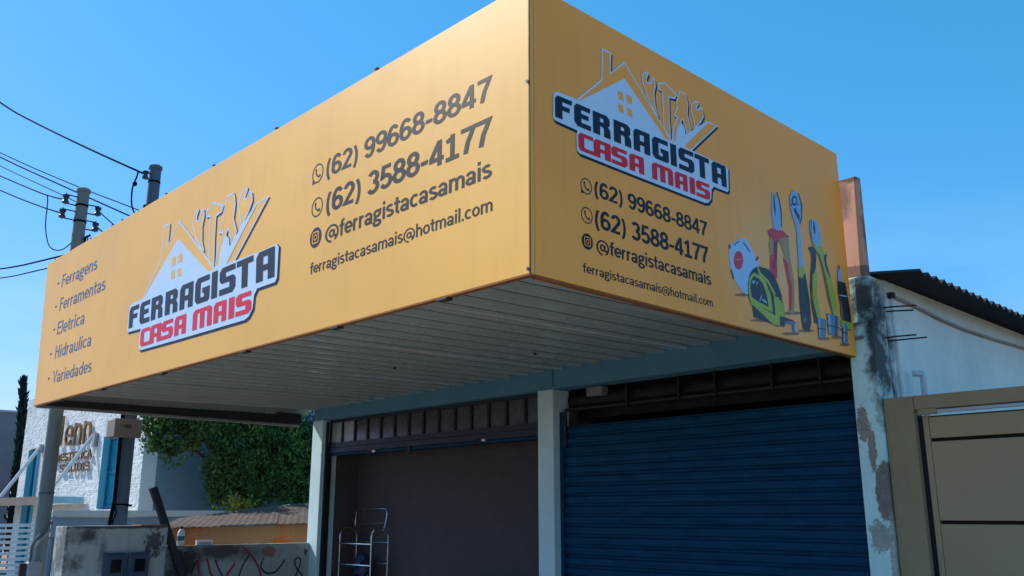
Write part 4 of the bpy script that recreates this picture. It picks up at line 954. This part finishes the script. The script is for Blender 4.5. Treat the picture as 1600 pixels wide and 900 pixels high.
def wire(pts, r, mat, label, group='overhead cables'):
    sm = [Vector(p) for p in pts]
    for _ in range(3):
        q = [sm[0]]
        for a, b in zip(sm[:-1], sm[1:]): q += [a*.75+b*.25, a*.25+b*.75]
        q.append(sm[-1]); sm = q
    single('overhead_cable', MB().tube(sm, r, 6), mat, label, 'cable', group, base=tuple(pts[-1]))
X_ = -13.1
def al(y, z, k): return (X_*k, y*k, 1.6+(z-1.6)*k)      # further along the street, away from the pole
wire([al(.9, 8.05, 1.75), al(2.756, 7.08, 1.4), al(3.3, 6.93, 1.25), al(3.95, 6.78, 1.1), al(4.55, 6.66, 1.01), (X_+.03, 4.79, 6.60)], .017, M['wirem'], 'thick black cable running up left from the pole with one insulator')
wire([(X_+.02, 4.70, 6.62), (X_, 4.69, 6.52), (X_, 4.66, 6.42), (X_, 4.64, 6.3), (X_, 4.66, 6.05), (X_, 4.76, 5.9)], .013, M['wirem'], 'short black cable hanging down beside the insulator of the right pole')
single('cable_clamp', MB().lathe((X_, 4.675, 6.42), [(.02,-.03),(.033,-.02),(.033,.02),(.02,.03)], 10), M['wirem'], 'small black clamp on the cable hanging beside the right pole', 'clamp')
wire([al(1.6, 6.75, 1.8), al(2.84, 6.38, 1.45), al(3.9, 6.16, 1.2), al(4.775, 6.03, 1.1), al(6.0, 5.80, 1.03)], .010, M['wirethin'], 'upper thin grey cable crossing the sky just above the left pole')
wire([al(1.6, 6.70, 1.8), al(2.85, 6.32, 1.45), al(3.8, 6.10, 1.2), al(4.673, 5.90, 1.1), al(6.0, 5.60, 1.03)], .013, M['wirem'], 'darker cable just below the uppermost thin one behind the left pole')
wire([al(1.6, 6.60, 1.8), al(2.86, 6.20, 1.45), al(3.6, 6.02, 1.15), al(3.95, 5.92, 1.02)], .008, M['wirethin'], 'faint thin cable ending behind the top of the left pole')
wire([al(1.6, 6.35, 1.8), al(2.884, 6.064, 1.4), al(3.4, 5.95, 1.15), al(3.6, 5.93, 1.05), (-13.08, 3.72, 5.93)], .012, M['wirem'], 'cable reaching the upper left insulator of the left pole')
wire([al(1.6, 6.2, 1.8), al(2.91, 5.858, 1.4), al(3.4, 5.76, 1.12), (-13.08, 3.70, 5.72)], .012, M['wirem'], 'cable reaching the lower left insulator of the left pole')
wire([(-13.08, 4.21, 5.86), (X_, 4.4, 5.74), (X_, 4.65, 5.6), (X_, 5.4, 5.2)], .008, M['wirethin'], 'cable leaving the upper right insulator of the left pole')
wire([(-13.08, 4.21, 5.62), (X_, 4.32, 5.56), (X_, 4.45, 5.47), (X_, 5.2, 5.0)], .009, M['wirem'], 'cable leaving the lower right insulator of the left pole')
wire([(X_, 4.42, 5.72), (X_, 4.40, 5.6), (X_, 4.38, 5.3), (X_, 4.4, 5.1)], .006, M['wirem'], 'thin vertical jumper cable right of the left pole')
wire([al(3.50, 5.94, 1.03), al(3.52, 5.85, 1.03), al(3.52, 5.55, 1.03), al(3.55, 5.38, 1.03), al(3.60, 5.22, 1.02), al(3.68, 5.17, 1.01), (X_, 3.8, 5.2), (X_, 3.93, 5.38)], .008, M['wirem'], 'slack cable looping down on the left side of the left pole')
wire([(X_+.1, 4.07, 5.42), (X_, 4.12, 5.3), (X_, 4.2, 5.15), (X_, 4.35, 5.0)], .009, M['wirem'], 'short cable leaving the conduit of the left pole')
wire([al(2.0, 4.50, 1.8), al(3.049, 4.758, 1.4), al(3.784, 5.111, 1.1), al(5, 5.7, 1.0)], .014, M['wirem'], 'dark cable low in the sky left of the sign, upper of two')
wire([al(2.0, 4.38, 1.8), al(3.064, 4.637, 1.4), al(3.616, 4.902, 1.1), al(5, 5.5, 1.0)], .010, M['wirethin'], 'thin cable low in the sky left of the sign, lower of two')

# meter cabinet beside pole 1
mc = thing('meter_cabinet', (-13.0, 3.85, 0), 'grey metal cabinet with two bent conduits beside the left utility pole', 'cabinet')
part('cabinet_body', MB().box(-13.05, -12.9, 3.80, 3.97, .3, 1.0), M['beam_light'], mc, bevel=.01)
part('cabinet_door', MB().box(-13.0, -12.95, 3.72, 3.795, .3, .99), M['beam_dark'], mc)
part('conduit', MB().tube([(-12.98, 3.84, 1.0), (-12.98, 3.84, 1.2), (-12.98, 3.86, 1.26), (-12.98, 4.0, 1.44), (-12.98, 4.05, 1.5)], .016, 8), M['fencebk'], mc, smooth=True)
part('conduit', MB().tube([(-12.98, 3.88, 1.0), (-12.98, 3.885, 1.18), (-12.98, 3.91, 1.24), (-12.98, 4.05, 1.40), (-12.98, 4.08, 1.58)], .016, 8), M['beam_light'], mc, smooth=True)

# ================================================================ shed behind the low wall
sd = thing('low_shed', (-15, 8, 0), 'low orange clay shed with an old corrugated roof behind the graffiti wall', 'shed')
part('shed_wall', MB().hexa([(-14.7, 6.1, 0),(-14.5, 6.1, 0),(-14.5, 10.2, 0),(-14.7, 10.2, 0),(-14.7, 6.1, 1.37),(-14.5, 6.1, 1.37),(-14.5, 10.2, 1.46),(-14.7, 10.2, 1.46)]), M['orange'], sd)
def shed_roof(y0, y1, lift):
    m = MB(); n = int((y1-y0)/.03); rows = []
    for i in range(n+1):
        y_ = y0+(y1-y0)*i/n; ph = math.sin(y_*2*math.pi/.125)*.006
        ez = 1.38+(y_-6.146)*(.06/2.526)
        yr = y_+1.1 
        rz = 1.548+(yr-7.341)*(.277/2.405)*.98
        rz = max(rz, 1.46)
        rr = []
        for t_ in (0, .5, 1):
            xx = -14.2+t_*(-16+14.2)
            rr.append((xx+.02*math.sin(y_*9), y_+1.1*t_, ez+(rz-ez)*t_+ph+lift+.01)); rr.append((xx, y_+1.1*t_, ez+(rz-ez)*t_+ph+lift-.002))
        b = len(m.v); m.v += rr
        if i:
            a = b-6
            for j in (0, 2): m.f += [(a+j, b+j, b+j+2, a+j+2), (a+j+1, a+j+3, b+j+3, b+j+1)]
            m.f.append((a, a+1, b+1, b))
    return m
yy = 6.0; k = 0
while yy < 10:
    part('roof_sheet', shed_roof(yy, yy+1.02, .012*(k % 2)), M['tile'], sd); yy += 1.0; k += 1
part('ridge_strip', MB().tube([(-15.9, 8.0, 1.625), (-15.95, 8.8, 1.70), (-16, 9.3, 1.77)], .022, 6), M['coping'], sd)

# ================================================================ tree
def leaves(lobes, n, size, seed, asp=2.2):
    rn = random.Random(seed); m = MB(); sub = []
    for (cx, cy, cz, r) in lobes:
        for _ in range(max(3, int(38*r))):
            a = rn.uniform(0, 2*math.pi); b = math.acos(rn.uniform(-1, 1)); q = r*rn.uniform(.5, .95)
            sub.append((cx+q*math.sin(b)*math.cos(a), cy+q*math.sin(b)*math.sin(a), cz+q*math.cos(b), rn.uniform(.09, .20)*min(1, r*3)))
    lobes = sub; tot = sum(l[3]**2 for l in lobes)
    for (cx, cy, cz, r) in lobes:
        k = int(n*r*r/tot)
        # leaf clusters: twigs scattered on the lobe's volume
        for _ in range(max(1, k//9)):
            a = rn.uniform(0, 2*math.pi); b = math.acos(rn.uniform(-1, 1)); q = r*rn.uniform(.55, 1.08)
            tx, ty, tz = cx+q*math.sin(b)*math.cos(a), cy+q*math.sin(b)*math.sin(a), cz+q*math.cos(b)*.95
            for _ in range(9):
                s = size*rn.uniform(.6, 1.25)
                c = Vector((tx+rn.gauss(0, size*.6), ty+rn.gauss(0, size*.6), tz+rn.gauss(0, size*.6)))
                d = Vector((rn.gauss(0, 1), rn.gauss(0, 1), rn.gauss(-.7, .8))).normalized()
                w = d.cross(Vector((rn.gauss(0, 1), rn.gauss(0, 1), rn.gauss(0, 1)))).normalized()
                nn_ = d.cross(w)*s*.12
                m.add([c-d*s*.5, c+w*s*.5/asp+nn_, c+d*s*.5, c-w*s*.5/asp+nn_], [(0, 1, 2), (0, 2, 3)])
    return m
tree = thing('broadleaf_tree', (-18, 9.3, 0), 'dark leafy broadleaf tree behind the low shed', 'tree')
lob = [(-17.6,7.25,3.05,.30),(-17.4,7.45,2.82,.26),(-17.7,7.9,3.2,.42),(-17.8,8.4,3.05,.45),(-17.5,8.55,2.7,.33),(-17.6,8.65,2.3,.30),(-17.6,8.75,2.0,.26),
       (-17.6,9.1,3.1,.55),(-17.5,9.3,2.6,.5),(-17.5,9.2,2.15,.38),(-17.7,9.9,3.1,.6),(-17.5,10.0,2.55,.5),(-17.9,10.5,2.9,.6),(-18.0,10.9,2.4,.5),(-18.0,11.3,3.0,.6),
       (-17.6,8.0,3.6,.5),(-17.8,9.0,3.8,.7),(-18,10,3.9,.8),(-18.2,11,3.8,.8),(-17.7,7.3,3.45,.35),(-18,11.6,2.4,.45),(-17.5,10.45,2.05,.36),(-17.3,9.75,2.1,.30),(-17.6,10.9,1.95,.3)]
part('crown', leaves(lob, 25000, .125, 5), M['leaf'], tree, kind='stuff')
part('creeper', leaves([(-17.0,8.55,1.78,.16),(-17.0,8.9,1.75,.15)], 350, .10, 8), M['leafy'], tree, kind='stuff', label='yellow green creeper at the foot of the crown')
part('trunk', MB().tube([(-18, 9.3, 0), (-18.05, 9.35, 1.2), (-17.95, 9.4, 2.2), (-18, 9.5, 3.0)], .17, 10, r1=.09), M['trunk'], tree, smooth=True)
for e in ((-17.8, 8.4, 3.0), (-17.7, 9.0, 3.6), (-18, 10.4, 3.6), (-17.7, 7.6, 3.1), (-17.9, 10.8, 2.8)):
    s0 = Vector((-18, 9.38, 1.9)); e = Vector(e); mid = (s0+e)/2+Vector((0, 0, .15))
    part('limb', MB().tube([s0, mid, e], .06, 8, r1=.015), M['trunk'], tree, smooth=True)
cy = thing('cypress_tree', (-31, 8.6, 0), 'slim dark cypress between the grey house and the white stone facade', 'tree')
m = MB(); rn = random.Random(4)
for _ in range(4500):
    t_ = rn.random()**.8; h = .4+5.25*t_; r = .17*(1-t_**1.6)+.03; a = rn.uniform(0, 6.283); q = r*rn.uniform(.5, 1.1)
    c = Vector((-31+q*math.cos(a), 8.60+q*math.sin(a)-.12*t_**2*2.5, h)); d = Vector((rn.gauss(0, .3), rn.gauss(0, .3), 1)).normalized()
    w = d.cross(Vector((rn.gauss(0, 1), rn.gauss(0, 1), .1))).normalized(); s = rn.uniform(.12, .28)
    m.add([c, c+w*s*.16+d*s*.5, c+d*s, c-w*s*.16+d*s*.5], [(0, 1, 2, 3)])
part('crown', m, M['cyp'], cy, kind='stuff')
part('trunk', MB().tube([(-31, 8.6, 0), (-31, 8.6, 4.5)], .09, 8, r1=.03), M['trunk'], cy)

# ================================================================ clinic with stone facade
YJ = 7.55
cl = thing('clinic_building', (-23, 9, 0), 'white split stone clinic facade with brass letters and cyan windows', 'building')
part('facade_wall', MB().box(-27.35, -25.8-.85, YJ, YJ+.3, 0, 4.68), M['stone'], cl)
part('facade_wall', MB().box(-26.65, -25.79, YJ, YJ+.3, 3.29, 4.68), M['stone'], cl)
part('facade_wall', MB().box(-25.79, -21.25, YJ, YJ+.3, 0, 4.68), M['stone'], cl)
part('facade_wall', MB().box(-21.25, -20.2, YJ, YJ+.3, 3.32, 4.68), M['stone'], cl)
part('facade_wall', MB().box(-21.25, -20.2, YJ, YJ+.3, 0, 1.7), M['stone'], cl)
part('facade_wall', MB().box(-20.2, -19.0, YJ, YJ+.3, 0, 4.68), M['stone'], cl)
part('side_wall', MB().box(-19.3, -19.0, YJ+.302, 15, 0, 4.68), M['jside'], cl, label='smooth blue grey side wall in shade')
part('roof_slab', MB().box(-27.35, -19.0, YJ+.302, 15, 4.4, 4.6), M['greywall'], cl)
# split stones standing proud of the facade
def stones(regions, seed=2):
    rn = random.Random(seed); m = MB()
    for (xa, xb, za, zb) in regions:
        z = za
        while z < zb-.02:
            h = rn.uniform(.05, .10); h = min(h, zb-z); x = xa
            while x < xb-.02:
                w_ = min(rn.uniform(.07, .26), xb-x); d = rn.uniform(.004, .014); e = .0015
                x1, x2, z1, z2 = x+e, x+w_-e, z+e, z+h-e
                if x2 > x1 and z2 > z1:
                    j = lambda: rn.uniform(-.006, .006)
                    m.hexa([(x1, YJ-d*.5, z1), (x2, YJ-d*.5, z1), (x2, YJ+.001, z1), (x1, YJ+.001, z1), (x1+.01, YJ-d+j(), z2-.01), (x2-.01, YJ-d+j(), z2-.01), (x2, YJ+.001, z2), (x1, YJ+.001, z2)])
                x += w_
            z += h
    return m
part('stone_cladding', stones([(-27.35, -26.66, 0, 4.68), (-26.65, -25.8, 3.3, 4.68), (-25.78, -21.26, 1.75, 4.68), (-21.24, -20.2, 3.33, 4.68), (-20.2, -19.0, 1.5, 4.68), (-25.78, -21.26, 0, 1.75)]), M['stone'], cl, kind='stuff')
for (xa, xb, za, zb) in ((-26.63, -25.81, .3, 3.27), (-21.23, -20.22, 1.72, 3.30)):
    w_ = part('window', MB().box(xa, xa+.05, YJ+.10, YJ+.18, za, zb).box(xb-.05, xb, YJ+.10, YJ+.18, za, zb).box(xa+.051, xb-.051, YJ+.10, YJ+.18, zb-.06, zb).box(xa+.051, xb-.051, YJ+.10, YJ+.18, za, za+.06).box(xa+.051, xb-.051, YJ+.11, YJ+.17, (za+zb)/2-.03, (za+zb)/2+.03).box((xa+xb)/2-.03, (xa+xb)/2+.03, YJ+.105, YJ+.165, za+.061, zb-.061), M['frameb'], cl)
    part('pane', MB().box(xa+.05, xb-.05, YJ+.14, YJ+.15, za, zb), M['cyan'], w_)
    part('reveal', MB().box(xa-.02, xa, YJ-.04, YJ+.2, za, zb), M['cyanlt'], w_)
    part('reveal', MB().box(xb, xb+.02, YJ-.06, YJ+.2, za, zb), M['cyanlt'], w_)
part('window_room', MB().box(-26.6, -20.3, YJ+.5, YJ+.55, 0, 4.3), M['jside'], cl)
def PJ(u, z, off=0): return (u, YJ - off, z)
def letters3d(body, ref, u0, u1, z0, z1, bold):
    o = text(body, ref, u0, u1, z0, z1, PJ, .10, M['brass'], cl, bold, 'brass_lettering')
    md = o.data; bm = bmesh.new(); bm.from_mesh(md)
    r_ = bmesh.ops.extrude_face_region(bm, geom=bm.faces[:])
    bmesh.ops.translate(bm, verts=[v for v in r_['geom'] if isinstance(v, bmesh.types.BMVert)], vec=(0, .045, 0))
    bmesh.ops.recalc_face_normals(bm, faces=bm.faces[:]); bm.to_mesh(md); bm.free()
# each brass letter a piece of its own, stroke letters with depth
def brass(word, u0, u1, z0, z1, wt, dep=.05):
    tot = sum(GF[c][0] for c in word); x = 0; s = (u1-u0)/tot
    for ch in word:
        adv, st = GF[ch]; m = MB()
        for k_, s_ in enumerate(st):
            cl_ = isinstance(s_, tuple); pts = s_[1] if cl_ else s_
            for q in ribbon([(u0+(x+a)*s, z0+c*(z1-z0)) for a, c in pts], wt, cl_):
                (a1, b1), (a2, b2), (a3, b3), (a4, b4) = q[0]; ya, yb = YJ-.05-dep-k_*.002, YJ-.05
                m.hexa([(a1, ya, b1), (a2, ya, b2), (a2, yb, b2), (a1, yb, b1), (a4, ya, b4), (a3, ya, b3), (a3, yb, b3), (a4, yb, b4)])
        if m.v: part('brass_letter', m, M['brass'], cl)
        x += adv
GF['J'] = (.40, [[(.28,1.35),(.28,.1)]+arc(.12,.10,.16,.14,0,-80,6)])
GF['S'] = (.56, [arc(.28,.71,.18,.21,40,230)+arc(.28,.27,.20,.20,60,-150)])
GF['T'] = (.52, [[(.26,0),(.26,1)], [(.02,.94),(.5,.94)]]); GF['I'] = (.22, [[(.11,0),(.11,1)]])
GF['C'] = (.56, [arc(.30,.5,.22,.43,48,312)]); GF['A'] = (.58, [[(.06,0),(.29,.96),(.52,0)], [(.16,.3),(.42,.3)]])
GF['U'] = (.58, [[(.12,1),(.12,.28)]+arc(.29,.28,.17,.22,180,360)+[(.46,1)]]); GF['D'] = (.60, [[(.12,0),(.12,1)], [(.12,.93)]+arc(.20,.5,.30,.43,90,-90)+[(.12,.07)]])
brass('J', -24.42, -23.86, 3.28, 3.80, .065)
brass('enn', -23.80, -21.92, 3.20, 3.97, .065)
brass('EDESTETICA', -24.6, -21.8, 2.86, 3.04, .04, .03)
brass('SAUDE', -23.95, -21.95, 2.58, 2.78, .04, .03)
# awning slab on braces
part('awning_front', MB().box(-30, -22.06, 6.66, 6.72, 1.80, 1.99), M['slab'], cl)
part('awning_edge', MB().box(-22.058, -22.0, 6.66, YJ-.06, 1.83, 1.985), M['aqua'], cl)
part('awning_roof', MB().box(-30, -22.06, 6.722, YJ-.06, 1.93, 1.97), M['slab'], cl)
part('awning_brace', MB().tube([(-25.6, YJ-.05, 3.33), (-25.6, 6.70, 2.02)], .045, 10), M['tubew'], cl)
part('awning_brace', MB().tube([(-21.9, YJ-.05, 3.38), (-22.1, 6.72, 2.02)], .04, 10), M['tubew'], cl)
part('brace_bracket', MB().box(-25.66, -25.5, YJ-.1, YJ-.02, 3.15, 3.36), M['beam_light'], cl)
part('brace_bracket', MB().box(-21.8, -21.66, YJ-.1, YJ-.02, 3.1, 3.42), M['beam_light'], cl)

bw = thing('boundary_wall', (-17, 7.5, 0), 'blue grey boundary wall with pale coping left of the shed', 'wall')
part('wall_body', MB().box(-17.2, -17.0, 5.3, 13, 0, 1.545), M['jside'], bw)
part('coping', MB().box(-17.24, -16.96, 5.28, 13, 1.548, 1.665), M['coping'], bw, bevel=.01)

sf = thing('slatted_fence', (-17.3, 4.3, 0), 'white horizontal slatted fence at the far left in front of the clinic', 'fence')
z = 1.44
while z > .1:
    part('slat', MB().box(-17.32, -17.295, 3.2, 5.27, z-.05, z), M['fence'], sf, bevel=.003); z -= .093
for y_ in (3.25, 4.2, 5.2): part('post', MB().box(-17.36, -17.322, y_-.03, y_+.03, 0, 1.47), M['fence'], sf)
rl = thing('bar_railing', (-16.4, 5.3, 0), 'small dark vertical bar railing beside the meter wall', 'railing')
for i in range(9): part('bar', MB().tube([(-16.4, 4.9+i*.09, 0), (-16.4, 4.9+i*.09, 1.2)], .014, 6), M['fencebk'], rl)
part('rail', MB().box(-16.42, -16.38, 4.85, 5.7, 1.2, 1.23), M['fencebk'], rl)

gh = thing('grey_house', (-34, 7, 0), 'plain flat roofed grey house wall at the far left edge', 'building')
part('wall', MB().box(-33.4, -33.0, 3.0, 8.9, 0, 4.86), M['greywall'], gh)
part('coping', MB().box(-33.45, -32.96, 2.95, 8.92, 4.862, 4.93), M['coping'], gh)
part('wall', MB().box(-40, -33.402, 3.0, 3.3, 0, 4.86), M['greywall'], gh)
part('window', MB().box(-32.999, -32.96, 7.6, 8.6, 1.0, 1.9), M['meterdk'], gh)
